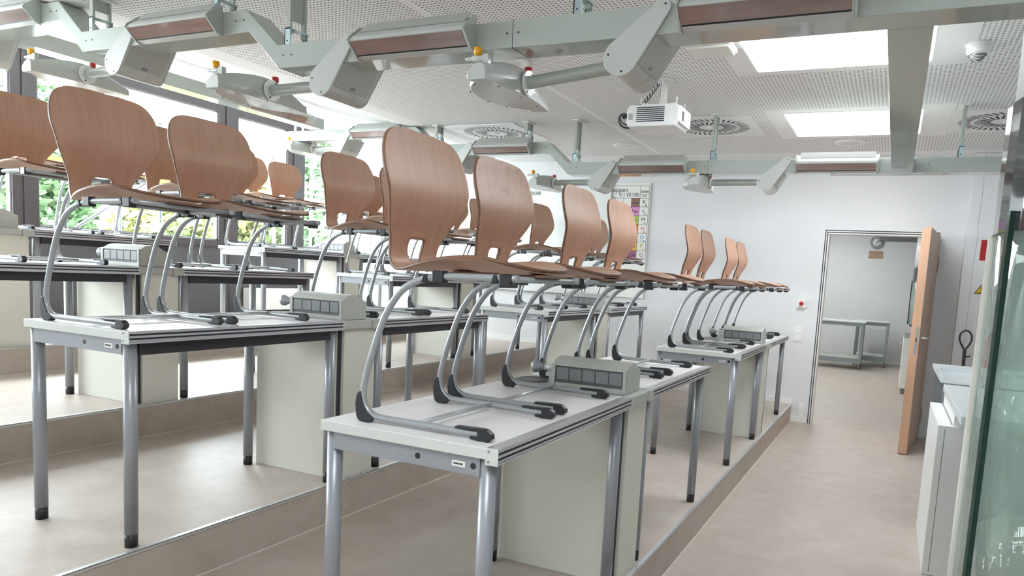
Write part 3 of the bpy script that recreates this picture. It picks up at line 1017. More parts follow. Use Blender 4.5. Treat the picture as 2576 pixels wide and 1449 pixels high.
# ================================================================== SERVICE COLUMNS between tables
def make_column():
    w = empty('service_column')
    MB().box(-0.549, -0.045, 0.006, 0.254, 0.0, 0.728).build('cabinet', 'cream', w, bevel=0.002)
    MB().box(-0.0445, -0.020, 0.030, 0.254, 0.0, 0.722).build('corner_panel', 'cream', w, bevel=0.002)
    MB().box(-0.0445, -0.036, 0.012, 0.0295, 0.0, 0.722).build('corner_slot', 'slot', w)
    MB().prism([(-D, 0.002), (-0.020, 0.002), (-0.020, 0.254), (-D, 0.254)], 'z', 0.7285, 0.760).build('top_plate', 'module', w, bevel=0.002)
    MB().box(-0.0197, -0.001, 0.005, 0.205, 0.722, 0.7605).build('collar', 'module', w, bevel=0.002)
    MB().box(-0.034, 0.0015, 0.208, 0.273, 0.717, 0.7615).build('joining_bracket', 'module', w, bevel=0.002)
    z0 = 0.7603
    sec = [(0.034, 0), (0.034, 0.090), (0.040, 0.096), (0.058, 0.109), (0.078, 0.117), (0.105, 0.121), (0.130, 0.119), (0.155, 0.110), (0.175, 0.097), (0.186, 0.090), (0.203, 0.087), (0.206, 0.080), (0.206, 0)]
    m = MB().prism([(y, z0+z) for y, z in sec], 'x', -0.360, -0.040).build('socket_unit', 'module', w, bevel=0.003)
    fr = MB()
    fr.box(-0.360, -0.343, 0.026, 0.0345, z0, z0+0.096)
    fr.box(-0.053, -0.040, 0.026, 0.0345, z0, z0+0.096)
    fr.box(-0.343, -0.053, 0.026, 0.0345, z0+0.088, z0+0.096)
    fr.box(-0.343, -0.053, 0.028, 0.0345, z0, z0+0.020)
    fr.build('unit_frame', 'module', m, bevel=0.002)
    MB().box(-0.343, -0.053, 0.0325, 0.0342, z0+0.020, z0+0.088).build('unit_recess', 'flapback', m)
    for k in range(5):
        x = -0.3385+0.0566*k
        MB().box(x+0.0012, x+0.0550, 0.0275, 0.0330, z0+0.032, z0+0.081).build('socket_flap', 'flap', m, bevel=0.004)
    # taps at the window end of the unit
    t = MB()
    t.cyl((-0.361, 0.10, z0+0.066), (-0.425, 0.10, z0+0.066), 0.013, seg=16)
    t.box(-0.402, -0.392, 0.094, 0.106, z0+0.001, z0+0.060)
    t.box(-0.415, -0.380, 0.090, 0.110, z0+0.030, z0+0.044)
    t.cyl((-0.361, 0.175, z0+0.075), (-0.385, 0.175, z0+0.080), 0.006, seg=12)
    tap = t.build('gas_tap', 'ductplastic', w)
    MB().lathe([(0.013, -0.422), (0.015, -0.435), (0.026, -0.462), (0.027, -0.474), (0.018, -0.482)][::-1], c=(0, 0.10, z0+0.066), seg=20, axis='x').build('tap_knob', 'silver', tap)
    MB().lathe([(0.0165, -0.4840), (0.0165, -0.4810)], c=(0, 0.10, z0+0.066), seg=20, axis='x').build('yellow_ring', 'yellow', tap)
    MB().prism([(0.165, z0+0.072), (0.190, z0+0.078), (0.192, z0+0.090), (0.163, z0+0.086)], 'x', -0.415, -0.383).build('tap_lever', 'silver', tap, bevel=0.003)
    s = MB()
    ring_o, ring_i, ring_b = [], [], []
    for i in range(28):
        a = 2*PI*i/28
        ring_o.append(s.bm.verts.new((-0.495+0.078*math.cos(a), 0.135+0.085*math.sin(a), z0+0.001)))
        ring_i.append(s.bm.verts.new((-0.495+0.066*math.cos(a), 0.135+0.073*math.sin(a), z0+0.005)))
        ring_b.append(s.bm.verts.new((-0.495+0.050*math.cos(a), 0.135+0.055*math.sin(a), z0+0.0015)))
    for i in range(28):
        j = (i+1) % 28
        s.bm.faces.new((ring_o[i], ring_o[j], ring_i[j], ring_i[i])).smooth = True
        s.bm.faces.new((ring_i[i], ring_i[j], ring_b[j], ring_b[i])).smooth = True
    s.bm.faces.new(ring_b)
    s.build('cup_sink', 'flapback', w)
    return w
colp = make_column()
first = True
for r in range(4):
    for k, t in enumerate((0, 2)):
        o = colp if first else copy_tree(colp)
        first = False
        o.location = (-r*S, YS[t]+L, LEV[r+1])
        tag(o, 'cream service column with grey socket unit between the %s tables of the %s row' % (['two nearer', 'two farther'][k], RN[r]), 'service column', 'service columns between tables')
# ================================================================== CHAIRS
def chair_shell():
    path = [(-0.1755, 0.847, 0.060), (-0.1750, 0.845, 0.118), (-0.1740, 0.838, 0.150), (-0.1725, 0.826, 0.173), (-0.170, 0.808, 0.190), (-0.166, 0.780, 0.205), (-0.158, 0.745, 0.213), (-0.149, 0.710, 0.215), (-0.142, 0.680, 0.209), (-0.141, 0.655, 0.200), (-0.146, 0.628, 0.188), (-0.155, 0.600, 0.170), (-0.166, 0.572, 0.151), (-0.176, 0.553, 0.139),
            (-0.182, 0.536, 0.129), (-0.190, 0.510, 0.119), (-0.193, 0.486, 0.117), (-0.188, 0.464, 0.118), (-0.178, 0.4525, 0.123), (-0.160, 0.4445, 0.132), (-0.135, 0.4425, 0.147), (-0.105, 0.444, 0.165), (-0.070, 0.447, 0.182), (-0.030, 0.4495, 0.194), (0.020, 0.450, 0.201), (0.070, 0.450, 0.205), (0.120, 0.4515, 0.207), (0.165, 0.455, 0.206), (0.200, 0.459, 0.200), (0.228, 0.462, 0.188), (0.249, 0.463, 0.168), (0.264, 0.462, 0.140), (0.274, 0.460, 0.106), (0.280, 0.458, 0.064)]
    T = [-1, -0.94, -0.84, -0.70, -0.50, -0.31, -0.16, 0, 0.16, 0.31, 0.50, 0.70, 0.84, 0.94, 1]
    bm = bmesh.new()
    rows = []
    for i, (x, z, hw) in enumerate(path):
        # hole edge factor
        hole = {14: 0.041, 15: 0.041, 16: 0.036, 17: 0.026}.get(i)
        row = []
        for j, t in enumerate(T):
            tt = t
            if hole:
                e = hole/hw
                a = abs(t)
                if a <= 0.31:
                    a2 = a/0.31*e
                else:
                    a2 = e+(a-0.31)/(1-0.31)*(1-e)
                tt = math.copysign(a2, t)
            y = tt*hw
            lift = 0.0
            if i >= 21:
                f = min(1, (x+0.105)/0.17) if x < 0.065 else max(0.0, 1-max(0, (x-0.165))/0.11)
                f = max(0.0, f)
                lift = 0.029*f*(abs(y)/0.2)**2.2
            fx = 0.0
            if i <= 14:
                fx = 0.012*(abs(y)/0.2)**2*min(1.0, (14-i)/5)
            row.append(bm.verts.new((x+fx-(0.006 if i <= 12 else 0.006*max(0, (14-i))/2), y, z+lift)))
        rows.append(row)
    for i in range(len(rows)-1):
        for j in range(len(T)-1):
            if 14 <= i < 17 and 5 <= j < 9:
                continue
            f = bm.faces.new((rows[i][j], rows[i+1][j], rows[i+1][j+1], rows[i][j+1]))
            f.smooth = True
    bmesh.ops.recalc_face_normals(bm, faces=bm.faces)
    if sum(f.normal.z for f in bm.faces if f.calc_center_median().z < 0.48) < 0:
        bmesh.ops.reverse_faces(bm, faces=bm.faces)
    me = bpy.data.meshes.new('seat_shell')
    bm.to_mesh(me)
    bm.free()
    me.materials.append(M_['wood'])
    me.materials.append(M_['plyedge'])
    return me

def make_chair():
    w = empty('school_chair')
    sh = bpy.data.objects.new('seat_shell', chair_shell())
    COL.objects.link(sh)
    sh.parent = w
    sd = sh.modifiers.new('subdivide', 'SUBSURF')
    sd.levels = 1
    sd.render_levels = 1
    so = sh.modifiers.new('thickness', 'SOLIDIFY')
    so.thickness = 0.0105
    so.offset = 0.2
    so.material_offset_rim = 1
    for s in (-1, 1):
        y = s*0.198
        pts = [(0.200, y, 0.0165), (0.10, y, 0.0165), (-0.03, y, 0.0165), (-0.130, y, 0.0170), (-0.172, y, 0.0230), (-0.199, y, 0.048), (-0.206, y, 0.088), (-0.196, y, 0.140), (-0.175, y, 0.210), (-0.146, y, 0.290), (-0.118, y, 0.342), (-0.078, y, 0.388), (-0.020, y, 0.417), (0.050, y, 0.429), (0.150, y, 0.4325), (0.278, y, 0.4345)]
        MB().tube(pts, 0.0098, 14, sub=5).build('side_tube', 'tube', w)
        cap = [(-0.222, 0.018), (-0.2255, 0.050), (-0.2225, 0.074), (-0.216, 0.086), (-0.207, 0.088), (-0.203, 0.070), (-0.196, 0.048), (-0.182, 0.030), (-0.165, 0.020), (-0.160, 0.010), (-0.170, 0.007), (-0.178, 0.0), (-0.206, 0.0), (-0.216, 0.006)]
        MB().prism(cap, 'y', y-0.0118, y+0.0118).build('elbow_cap', 'black', w, bevel=0.002)
        toe = [(0.112, 0.0310), (0.112, 0.0262), (0.182, 0.0262), (0.182, 0.011), (0.160, 0.009), (0.160, 0.002), (0.178, 0.002), (0.182, 0.0), (0.214, 0.0), (0.227, 0.009), (0.225, 0.022), (0.212, 0.031), (0.195, 0.0335)]
        MB().prism(toe, 'y', y-0.0112, y+0.0112).build('toe_cap', 'black', w, bevel=0.002)
        for x in (0.040, 0.245):
            MB().box(x-0.018, x+0.018, y-0.0135, y+0.0135, 0.4115, 0.4445).build('clamp', 'black', w, bevel=0.003)
        for x, zz in ((-0.004, 0.4200), (0.212, 0.4290)):
            MB().prism([(x-0.012, zz-0.010), (x+0.012, zz-0.008), (x+0.009, zz+0.010), (x+0.003, zz+0.014), (x-0.004, zz+0.013)], 'y', y-0.0125, y+0.0125).build('stacking_buffer', 'black', w, bevel=0.003)
    for x in (0.035, 0.262):
        MB().cyl((x, -0.198, 0.4325), (x, 0.198, 0.4325), 0.0085, seg=14).build('seat_tube', 'tube', w)
        MB().box(x-0.028, x+0.028, -0.085, 0.085, 0.4395, 0.4470).build('spacer_block', 'plyedge', w, bevel=0.001)
    MB().cyl((-0.010, -0.198, 0.0195), (-0.010, 0.198, 0.0195), 0.0075, seg=14).build('cross_bar', 'crossbar', w)
    return w
chp = make_chair()
random.seed(5)
CY = {(0, 0): (0.262, 0.745), (0, 1): (0.143, 0.685), (0, 2): (0.224, 0.672), (0, 3): (0.215, 0.700),
      (1, 0): (0.232, 0.700), (1, 1): (0.240, 0.720), (1, 2): (0.235, 0.700), (1, 3): (0.245, 0.715),
      (2, 0): (0.235, 0.715), (2, 1): (0.235, 0.715), (2, 2): (0.222, 0.700), (2, 3): (0.250, 0.730),
      (3, 1): (0.235, 0.700), (3, 2): (0.215, 0.660), (3, 3): (0.230, 0.705)}
DX = {(0, 0): (-0.282, -0.284), (1, 0): (-0.292, -0.296)}
SPEC = {(0, 0, 0): 'largest beech shell chair in view, hole visible in its back, on the nearest front-row table',
        (0, 0, 1): 'beech shell chair with finger marks on its back, far half of the nearest front-row table'}
first = True
for (r, t), (ya, yb) in CY.items():
    for c, y in enumerate((ya, yb)):
        if (r, t, c) == (2, 0, 0):
            continue
        o = chp if first else copy_tree(chp)
        first = False
        dx = DX.get((r, t), (-0.285, -0.287))[c] - (0.0 if r == 0 else 0.006)
        o.location = (-r*S+dx, YS[t]+y, LEV[r+1]+TH+0.0006)
        o.rotation_euler = (0, 0, random.uniform(-0.018, 0.018))
        lab = SPEC.get((r, t, c)) or 'beech shell chair stood on the %s table of the %s row, %s of its pair' % (TN[t], RN[r], ['nearer', 'farther'][c])
        tag(o, lab, 'chair', 'beech school chairs put up on the tables')
        if (r, t, c) == (0, 0, 1):
            for ch in o.children:
                if ch.name.startswith('seat_shell'):
                    ch.data = ch.data.copy()
                    ch.data.materials[0] = M_['wood_marked']
# ================================================================== FAR WALL: whiteboard, element chart, switches
w = empty('whiteboard', (-3.05, YW-0.0005, 1.60), label='white board on the far wall behind the third and second rows', cat='whiteboard')
MB().box(-0.86, 0.885, -0.055, -0.025, -0.42, 0.835).build('board_surface', 'board', w, bevel=0.003)
for x_ in (-0.5, 0.5):
    MB().box(x_-0.03, x_+0.03, -0.0249, 0, -0.1, 0.1).build('wall_bracket', 'silver', w)
MB().box(0.378, 0.381, -0.0558, -0.055, -0.42, 0.835).build('seam', 'flap', w)
text('board_lettering', 'HOHENLOHER', 0.058, (-0.105, -0.0556, 0.745), (PI/2, 0, 0), 'ink', w, squash=0.50, bold=0.0015)
# element chart
w = empty('element_chart', (-1.945, YW-0.0005, 1.18), label='periodic table chart on the far wall, right of the whiteboard', cat='poster')
TOPZ = 2.475-1.18
MB().box(-0.50, 0.235, -0.022, 0, 0, TOPZ).build('chart_board', 'paper', w, bevel=0.002)
ln = MB()
def hl(x0, x1, z, t=0.0018):
    ln.box(x0, x1, -0.0228, -0.022, z-t, z+t)
def vl(x, z0, z1, t=0.0018):
    ln.box(x-t, x+t, -0.0228, -0.022, z0, z1)
XC = [-0.48, -0.20, -0.125, -0.035, 0.055, 0.150, 0.2245]      # column borders
Xsch0, Xsch1 = 0.118, 0.2245
XV8 = 0.020
zt = TOPZ-0.035
zh = zt-0.135
CW = 0.098
for z in (zt,):
    hl(-0.48, Xsch1, z)
hl(-0.48, Xsch1, zh)
for x in (Xsch1, Xsch0):
    vl(x, zh-7*CW, zt)
cells = ['K', 'L', 'M', 'N', 'O', 'P', 'Q']
gases = ['He', 'Ne', 'Ar', 'Kr', 'Xe', 'Rn', 'Og']
gcol = [(142, 104, 88), (214, 140, 196), (168, 190, 90), (226, 120, 60), (96, 176, 226), (240, 180, 70), (158, 96, 140)]
lcol = [(80, 60, 55), (190, 110, 170), (120, 150, 60), (200, 90, 60), (70, 140, 200), (200, 150, 50), (140, 90, 130)]
for i in range(8):
    hl(Xsch0-CW, Xsch1, zh-CW*i)
    hl(-0.48, Xsch0-CW, zh-CW*i)
for k in range(1, 7):
    vl(Xsch0-CW*k, zh-7*CW, zh)
for k in (2, 3):
    vl(Xsch0-0.094*(k-1), zh+0.01, zh+0.06)
ln.build('ruled_lines', 'ink', w)
for i in range(7):
    m = mat('chart_colour_%s' % gases[i].lower(), rgb(*gcol[i]), 0.5, var=0.01)
    z1 = zh-CW*i
    o = MB().box(Xsch0-CW+0.002, Xsch0-0.002, -0.0226, -0.0218, z1-CW+0.002, z1-0.002).build('element_cell', m, w)
    text('element_symbol', gases[i], 0.056, (Xsch0-CW/2, -0.0230, z1-CW*0.52), (PI/2, 0, 0), 'ink', w)
    m2 = mat('shell_ink_%s' % cells[i].lower(), rgb(*lcol[i]), 0.5, var=0.01)
    text('shell_letter', cells[i], 0.060, (Xsch0+0.055, -0.0230, z1-CW*0.45), (PI/2, 0, 0), m2 if i > 2 else 'ink', w)
    text('shell_number', 'n =', 0.018, (Xsch0+0.048, -0.0230, z1-CW*0.84), (PI/2, 0, 0), 'ink', w)
    MB().box(Xsch0+0.070, Xsch0+0.084, -0.0228, -0.0218, z1-CW*0.93, z1-CW*0.75).build('number_square', m2, w)
    # neighbouring coloured cells, mostly behind the chairs
    for k in range(1, 5):
        if i == 0:
            continue
        mm = mat('chart_tint_%d_%d' % (i, k), rgb(*[min(255, int(c_+(18*k) % 60)) for c_ in gcol[i]]), 0.5, var=0.01)
        MB().box(Xsch0-CW*(k+1)+0.002, Xsch0-CW*k-0.002, -0.0226, -0.0218, z1-CW+0.002, z1-0.002).build('element_cell', mm, w)
text('heading', 'Hauptgruppen', 0.075, (Xsch0-0.145, -0.0230, zt-0.045), (PI/2, 0, 0), 'ink', w, align='RIGHT')
for k, s_ in enumerate(('VIII', 'VII', 'VI')):
    text('group_numeral', s_, 0.068, (Xsch0-0.045-0.094*k, -0.0230, zh+0.034), (PI/2, 0, 0), 'ink', w, squash=0.72)
text('shell_heading', 'Schale', 0.036, (Xsch0+0.054, -0.0230, zt-0.062), (PI/2, 0, 0), 'ink', w, bold=0.0006)
text('shell_subheading', 'Hauptquan-\ntenzahl n', 0.014, (Xsch0+0.054, -0.0230, zt-0.105), (PI/2, 0, 0), 'ink', w, bold=0.0003)
# emergency stop and light switch
w = empty('emergency_button', (0.010, YW-0.0005, 1.245), label='red emergency push button on a small white box, left of the door', cat='button')
MB().box(-0.042, 0.042, -0.035, 0, -0.045, 0.045).build('box', 'white', w, bevel=0.004)
MB().lathe([(0.017, -0.035), (0.017, -0.045), (0.021, -0.047), (0.021, -0.056), (0.015, -0.062), (0.0, -0.063)], seg=20, axis='y').build('push_button', 'red', w)
w = empty('light_switch', (0.002, YW-0.0005, 0.925), label='white double light switch and socket plate left of the door', cat='switch')
MB().box(-0.041, 0.041, -0.008, 0, -0.078, 0.078).build('plate', 'white', w, bevel=0.002)
for z in (-0.036, 0.036):
    MB().box(-0.028, 0.028, -0.0125, -0.008, z-0.028, z+0.028).build('rocker', 'white', w, bevel=0.002)
# ================================================================== NEXT ROOM CONTENT
w = empty('wall_clock', (0.463, NY1-0.0005, 2.395), label='round white clock with black hands on the end wall of the next room', cat='clock')
MB().lathe([(0.128, 0.0), (0.128, -0.035), (0.120, -0.04)], seg=40, axis='y').build('case', 'silver', w)
MB().lathe([(0.118, -0.0402), (0.0, -0.0408)], seg=40, axis='y').build('face', 'clockface', w)
b = MB()
for k in range(12):
    a = 2*PI*k/12
    T = Matrix.Rotation(a, 4, 'Y')
    b.box(-0.004, 0.004, -0.0425, -0.0405, 0.085, 0.113, T=T)
b.build('hour_mark', 'ink', w)
b = MB()
b.box(-0.005, 0.005, -0.045, -0.043, -0.02, 0.062, T=Matrix.Rotation(math.radians(32), 4, 'Y'))
b.box(-0.0035, 0.0035, -0.048, -0.046, -0.02, 0.098, T=Matrix.Rotation(math.radians(62), 4, 'Y'))
b.build('hands', 'ink', w)
w = empty('coat_rail', (0.458, NY1-0.0005, 2.155), label='pair of wooden slats on the wall under the clock', cat='wall slats')
MB().box(-0.123, 0.127, -0.03, 0, 0.012, 0.068).build('slat', 'slat', w, bevel=0.002)
MB().box(-0.128, 0.128, -0.03, 0, -0.068, -0.012).build('slat', 'slat', w, bevel=0.002)
MB().box(-0.10, -0.09, -0.022, 0, -0.06, 0.06).build('support', 'white', w)
w = empty('overhead_duct', (0.95, 12.0, 2.27), label='dark grey overhead duct hanging in the next room behind the door top', cat='duct')
MB().box(-0.34, 1.40, -0.1, 0.1, 0.0, 0.14).build('body', 'rubber', w, bevel=0.01)
MB().box(-0.02, 0.0, -0.02, 0.02, 0.14, NH-2.27-0.001).box(0.9, 0.92, -0.02, 0.02, 0.14, NH-2.27-0.001).build('drop_rod', 'rubber', w)

def cart(name, x, y, rz, wx, wy, label, shelf_z=0.2):
    w = empty(name, (x, y, 0), rz, label=label, cat='trolley', group='steel trolleys in the next room')
    MB().box(-wx/2, wx/2, -wy/2, wy/2, 0.84, 0.865).build('top', 'ceramic', w, bevel=0.004)
    b = MB()
    b.box(-wx/2+0.03, wx/2-0.03, -wy/2+0.03, -wy/2+0.055, 0.78, 0.8395)
    b.box(-wx/2+0.03, wx/2-0.03, wy/2-0.055, wy/2-0.03, 0.78, 0.8395)
    b.box(-wx/2+0.03, -wx/2+0.055, -wy/2+0.055, wy/2-0.055, 0.78, 0.8395)
    b.box(wx/2-0.055, wx/2-0.03, -wy/2+0.055, wy/2-0.055, 0.78, 0.8395)
    b.build('apron', 'cart', w)
    MB().box(-wx/2+0.035, wx/2-0.035, -wy/2+0.035, wy/2-0.035, shelf_z, shelf_z+0.022).build('shelf', 'cartshelf', w)
    b = MB()
    b.box(-wx/2+0.03, wx/2-0.03, -wy/2+0.03, -wy/2+0.06, shelf_z-0.09, shelf_z-0.001)
    b.box(-wx/2+0.03, wx/2-0.03, wy/2-0.06, wy/2-0.03, shelf_z-0.09, shelf_z-0.001)
    b.build('lower_rail', 'cart', w)
    for sx in (-1, 1):
        for sy in (-1, 1):
            px, py = sx*(wx/2-0.045), sy*(wy/2-0.045)
            lg = MB().box(px-0.025, px+0.025, py-0.025, py+0.025, 0.105, 0.8395).build('leg', 'cart', w, bevel=0.002)
            MB().cyl((px-0.012, py, 0.05), (px+0.012, py, 0.05), 0.05, seg=24).cyl((px, py, 0.06), (px, py, 0.11), 0.014, seg=12).build('castor', 'rubber', lg, bevel=0.004)
cart('trolley', 0.03, 12.95, 0.0, 0.86, 0.72, 'grey steel trolley with white shelf, nearer one seen through the door')
cart('trolley', 0.56, 13.75, 0.0, 0.62, 0.62, 'smaller grey steel trolley at the end wall, behind and right of the other')

def fume_hood(name, loc, label, R, zb, zg, zk, zt, xext, opaque_base='white', zbase0=0.0):
    """round fronted fume hood; front bulges towards -X"""
    w = empty(name, loc, label=label, cat='fume hood')
    def arc(r, x1, n=24):
        pts = [(x1, -r)]
        for i in range(n+1):
            a = -PI/2-PI*i/n
            pts.append((r*math.cos(a), r*math.sin(a)))
        pts.append((x1, r))
        return pts
    MB().prism([(x_, y_) for x_, y_ in arc(R-0.015, xext)], 'z', zt-zt+zk, zt).build('upper_housing', opaque_base, w)
    for f in w.children[-1].data.polygons:
        f.use_smooth = abs(f.normal.z) < 0.5
    MB().prism(arc(R, xext), 'z', zg, zk).build('dark_band', 'hoodblack', w)
    for f in w.children[-1].data.polygons:
        f.use_smooth = abs(f.normal.z) < 0.5
    # base cabinet and worktop
    MB().prism(arc(R-0.10, xext), 'z', zbase0, zb-0.05).build('base_cabinet', opaque_base, w)
    MB().prism(arc(R-0.03, xext), 'z', zb-0.05, zb-0.02).build('worktop', 'black', w)
    return w, arc
w, arc = fume_hood('fume_hood', (1.56, 11.4, 0), 'round white fume hood with a black band and glass, behind the open door', 0.46, 0.95, 1.62, 1.82, 2.30, 0.5)
g = MB()
A_ = arc(0.45, 0.5)
for i in range(len(A_)-1):
    vs = [g.bm.verts.new((A_[k][0], A_[k][1], z)) for k, z in ((i, 0.93), (i+1, 0.93), (i+1, 1.62), (i, 1.62))]
    g.bm.faces.new(vs).smooth = True
g = g.build('glass_screen', 'hoodglass', w)
sm = g.modifiers.new('thickness', 'SOLIDIFY'); sm.thickness = 0.005
MB().box(-0.462, -0.448, -0.008, 0.008, 0.93, 1.62).build('glass_edge', 'glassedge', w)
w = empty('low_cabinet', (1.33, 10.15, 0), label='white low cabinet with steel rim standing in front of the far fume hood', cat='cabinet')
MB().box(-0.275, 0.30, -0.40, 0.40, 0.08, 0.80).build('body', 'white', w, bevel=0.003)
MB().box(-0.25, 0.28, -0.38, 0.38, 0.0, 0.0795).build('plinth', 'flap', w)
MB().box(-0.28, 0.30, -0.405, 0.40, 0.8005, 0.83).build('worktop', 'steel', w, bevel=0.002)
MB().tube([(-0.283, -0.2, 0.70), (-0.31, -0.2, 0.70), (-0.31, 0.2, 0.70), (-0.283, 0.2, 0.70)], 0.008, 10, sub=1).build('handle', 'steel', w)
# ================================================================== RIGHT SIDE: demonstration hood close to the camera
HX, HY = 1.525, 0.53
w, arc = fume_hood('fume_hood', (HX, HY, 0), 'large round fume hood with curved glass and dark band at the right image edge', 0.45, 0.54, 1.555, 1.86, 2.55, 0.62)
g = MB()
A_ = arc(0.447, 0.62)
for i in range(len(A_)-1):
    vs = [g.bm.verts.new((A_[k][0], A_[k][1], z)) for k, z in ((i, 0.50), (i+1, 0.50), (i+1, 1.555), (i, 1.555))]
    g.bm.faces.new(vs).smooth = True
g = g.build('glass_screen', 'hoodglass', w)
sm = g.modifiers.new('thickness', 'SOLIDIFY'); sm.thickness = 0.006
# inner sliding glass, slightly smaller, with rounded lower edge
g = MB()
A2 = arc(0.425, 0.62)
n2 = len(A2)
for i in range(n2-1):
    vs = []
    for k, z in ((i, 0.78), (i+1, 0.78), (i+1, 1.60), (i, 1.60)):
        vs.append(g.bm.verts.new((A2[k][0], A2[k][1], z)))
    g.bm.faces.new(vs).smooth = True
g = g.build('sliding_glass', 'hoodglass', w)
sm = g.modifiers.new('thickness', 'SOLIDIFY'); sm.thickness = 0.005
a = math.radians(198)
ex, ey = 0.452*math.cos(a), 0.452*math.sin(a)
T = Matrix.Translation((ex, ey, 0)) @ Matrix.Rotation(a, 4, 'Z')
MB().box(-0.004, 0.008, -0.008, 0.008, 0.60, 1.60, T=T).build('glass_edge', 'glassedge', w)
T = Matrix.Translation((0.45*math.cos(math.radians(172)), 0.45*math.sin(math.radians(172)), 0)) @ Matrix.Rotation(math.radians(172), 4, 'Z')
MB().box(-0.010, 0.008, -0.012, 0.012, 0.10, 1.56, T=T).build('corner_post', 'cream', w, bevel=0.004)
pf = MB()
for i in range(40):
    for j in range(7):
        rr = 0.395-0.011*j
        t = math.radians(180+i*3.0+(j % 2)*1.5)
        c0 = Vector((rr*math.cos(t), rr*math.sin(t), 0.5212))
        pf.cyl(c0, c0+Vector((0, 0, 0.0012)), 0.0032, seg=6)
pf.build('perforated_strip', 'silver', w)
MB().box(-0.26, 0.3, -0.26, 0.26, 0.5210, 0.5225).build('tray', 'flap', w)
lat = MB().tube([(-0.18, 0.12, 0.523), (-0.18, 0.12, 0.76), (-0.20, 0.10, 0.79), (-0.235, 0.06, 0.77)], 0.006, 10)
lat.build('gas_outlet', 'chrome', w)
# white bench end in front of the demonstration bench
w = empty('bench_end_panel', (1.128, 2.442, 0), label='white upright cabinet end standing at the right of the aisle', cat='cabinet')
MB().box(0.0, 0.45, 0.0, 0.858, 0.0, 0.766).build('body', 'white', w, bevel=0.003)
MB().box(0.030, 0.033, -0.0008, 0.001, 0.02, 0.75).build('panel_joint', 'flap', w)
MB().box(0.060, 0.066, 0.05, 0.84, 0.7662, 0.768).build('top_slot', 'glassedge', w)
MB().box(0.068, 0.45, 0.02, 0.84, 0.7662, 0.86).build('riser_box', 'white', w)
w = empty('demonstration_bench', (1.175, 1.9, 0), label='long pale worktop beyond the white cabinet end, reaching towards the round hood', cat='bench')
MB().box(0.0, 0.62, 0.0, 1.22, 0.8605, 0.90).build('worktop', 'ceramic', w, bevel=0.004)
MB().box(0.53, 0.60, 0.05, 0.50, 0.0, 0.8600).build('support', 'silver', w)
w = empty('sink_bench', (1.17, 3.31, 0), label='pale bench with raised rim and ribbed grey base beside the open door', cat='bench')
MB().box(0.0, 0.70, 0.0, 0.60, 0.885, 0.905).build('worktop', 'ceramic', w, bevel=0.003)
b = MB()
b.box(0.0, 0.70, 0.60, 0.62, 0.885, 0.925)
b.box(0.0, 0.02, 0.0, 0.60, 0.9052, 0.925)
b.build('rim', 'ceramic', w, bevel=0.003)
b = MB().box(0.02, 0.68, 0.02, 1.0, 0.0, 0.8845)
b.build('ribbed_base', 'silver', w)
MB().box(0.0, 0.70, 0.621, 1.02, 0.8850, 0.915).build('rear_tray', 'ceramic', w, bevel=0.003)
b = MB()
for k in range(10):
    b.box(0.012, 0.019, 0.04+0.095*k, 0.052+0.095*k, 0.02, 0.88)
b.build('rib', 'flap', w)
# black looped handle behind the bench
w = empty('looped_rod', (1.465, 5.6, 0.0), label='black rod with a loop handle standing against the pier right of the door', cat='rod')
pts = [(0.0, 0, 0.965)]
lp = MB()
lp.tube([(0.005, 0, 0.0), (0.005, 0, 0.45), (0.003, 0, 0.80), (0.0, 0, 0.965)], 0.013, 12)
lp.tube([(0.0, 0, 0.955), (0.024, 0, 0.99), (0.040, 0, 1.03), (0.040, 0, 1.075), (0.016, 0, 1.112), (-0.018, 0, 1.118), (-0.046, 0, 1.085), (-0.048, 0, 1.04), (-0.030, 0, 0.995), (-0.006, 0, 0.955)], 0.008, 12)
lp.tube([(0.004, 0, 0.90), (0.03, 0, 0.895), (0.045, 0, 0.905)], 0.007, 8)
lp.build('loop_handle', 'black', w)
# signs on the pier
def red_sign(x, z, wd, hg, label, art):
    w = empty('fire_sign', (x, 6.2695, z), label=label, cat='sign')
    MB().box(-wd/2, wd/2, -0.003, 0, -hg/2, hg/2).build('plate', 'sign_red', w)
    b = MB()
    t = 0.006
    for (x0, x1, z0, z1) in ((-wd/2-t, wd/2+t, hg/2, hg/2+t), (-wd/2-t, wd/2+t, -hg/2-t, -hg/2), (-wd/2-t, -wd/2, -hg/2, hg/2), (wd/2, wd/2+t, -hg/2, hg/2)):
        b.box(x0, x1, -0.003, 0, z0, z1)
    b.build('border', 'paper', w)
    if art:
        b = MB()
        b.prism([(-0.050, -0.07), (-0.012, -0.07), (-0.012, 0.030), (-0.022, 0.048), (-0.022, 0.062), (-0.002, 0.050), (0.0, 0.058), (-0.026, 0.078), (-0.042, 0.070), (-0.040, 0.048), (-0.050, 0.030)], 'y', -0.0045, -0.003)
        b.prism([(0.028, -0.07), (0.055, -0.07), (0.070, -0.035), (0.062, 0.0), (0.058, -0.02), (0.052, 0.030), (0.044, 0.0), (0.040, 0.02), (0.030, -0.01), (0.024, 0.0), (0.016, -0.045)], 'y', -0.0045, -0.003)
        b.build('pictogram', 'paper', w)
    return w
red_sign(1.596, 1.845, 0.095, 0.19, 'narrow red safety sign with pale border, left one on the pier', False)
red_sign(1.765, 1.848, 0.150, 0.18, 'second red fire extinguisher sign with white pictogram, added for the refracted image in the hood glass', True)  # duplicate sign stands in for the image refracted by the curved glass
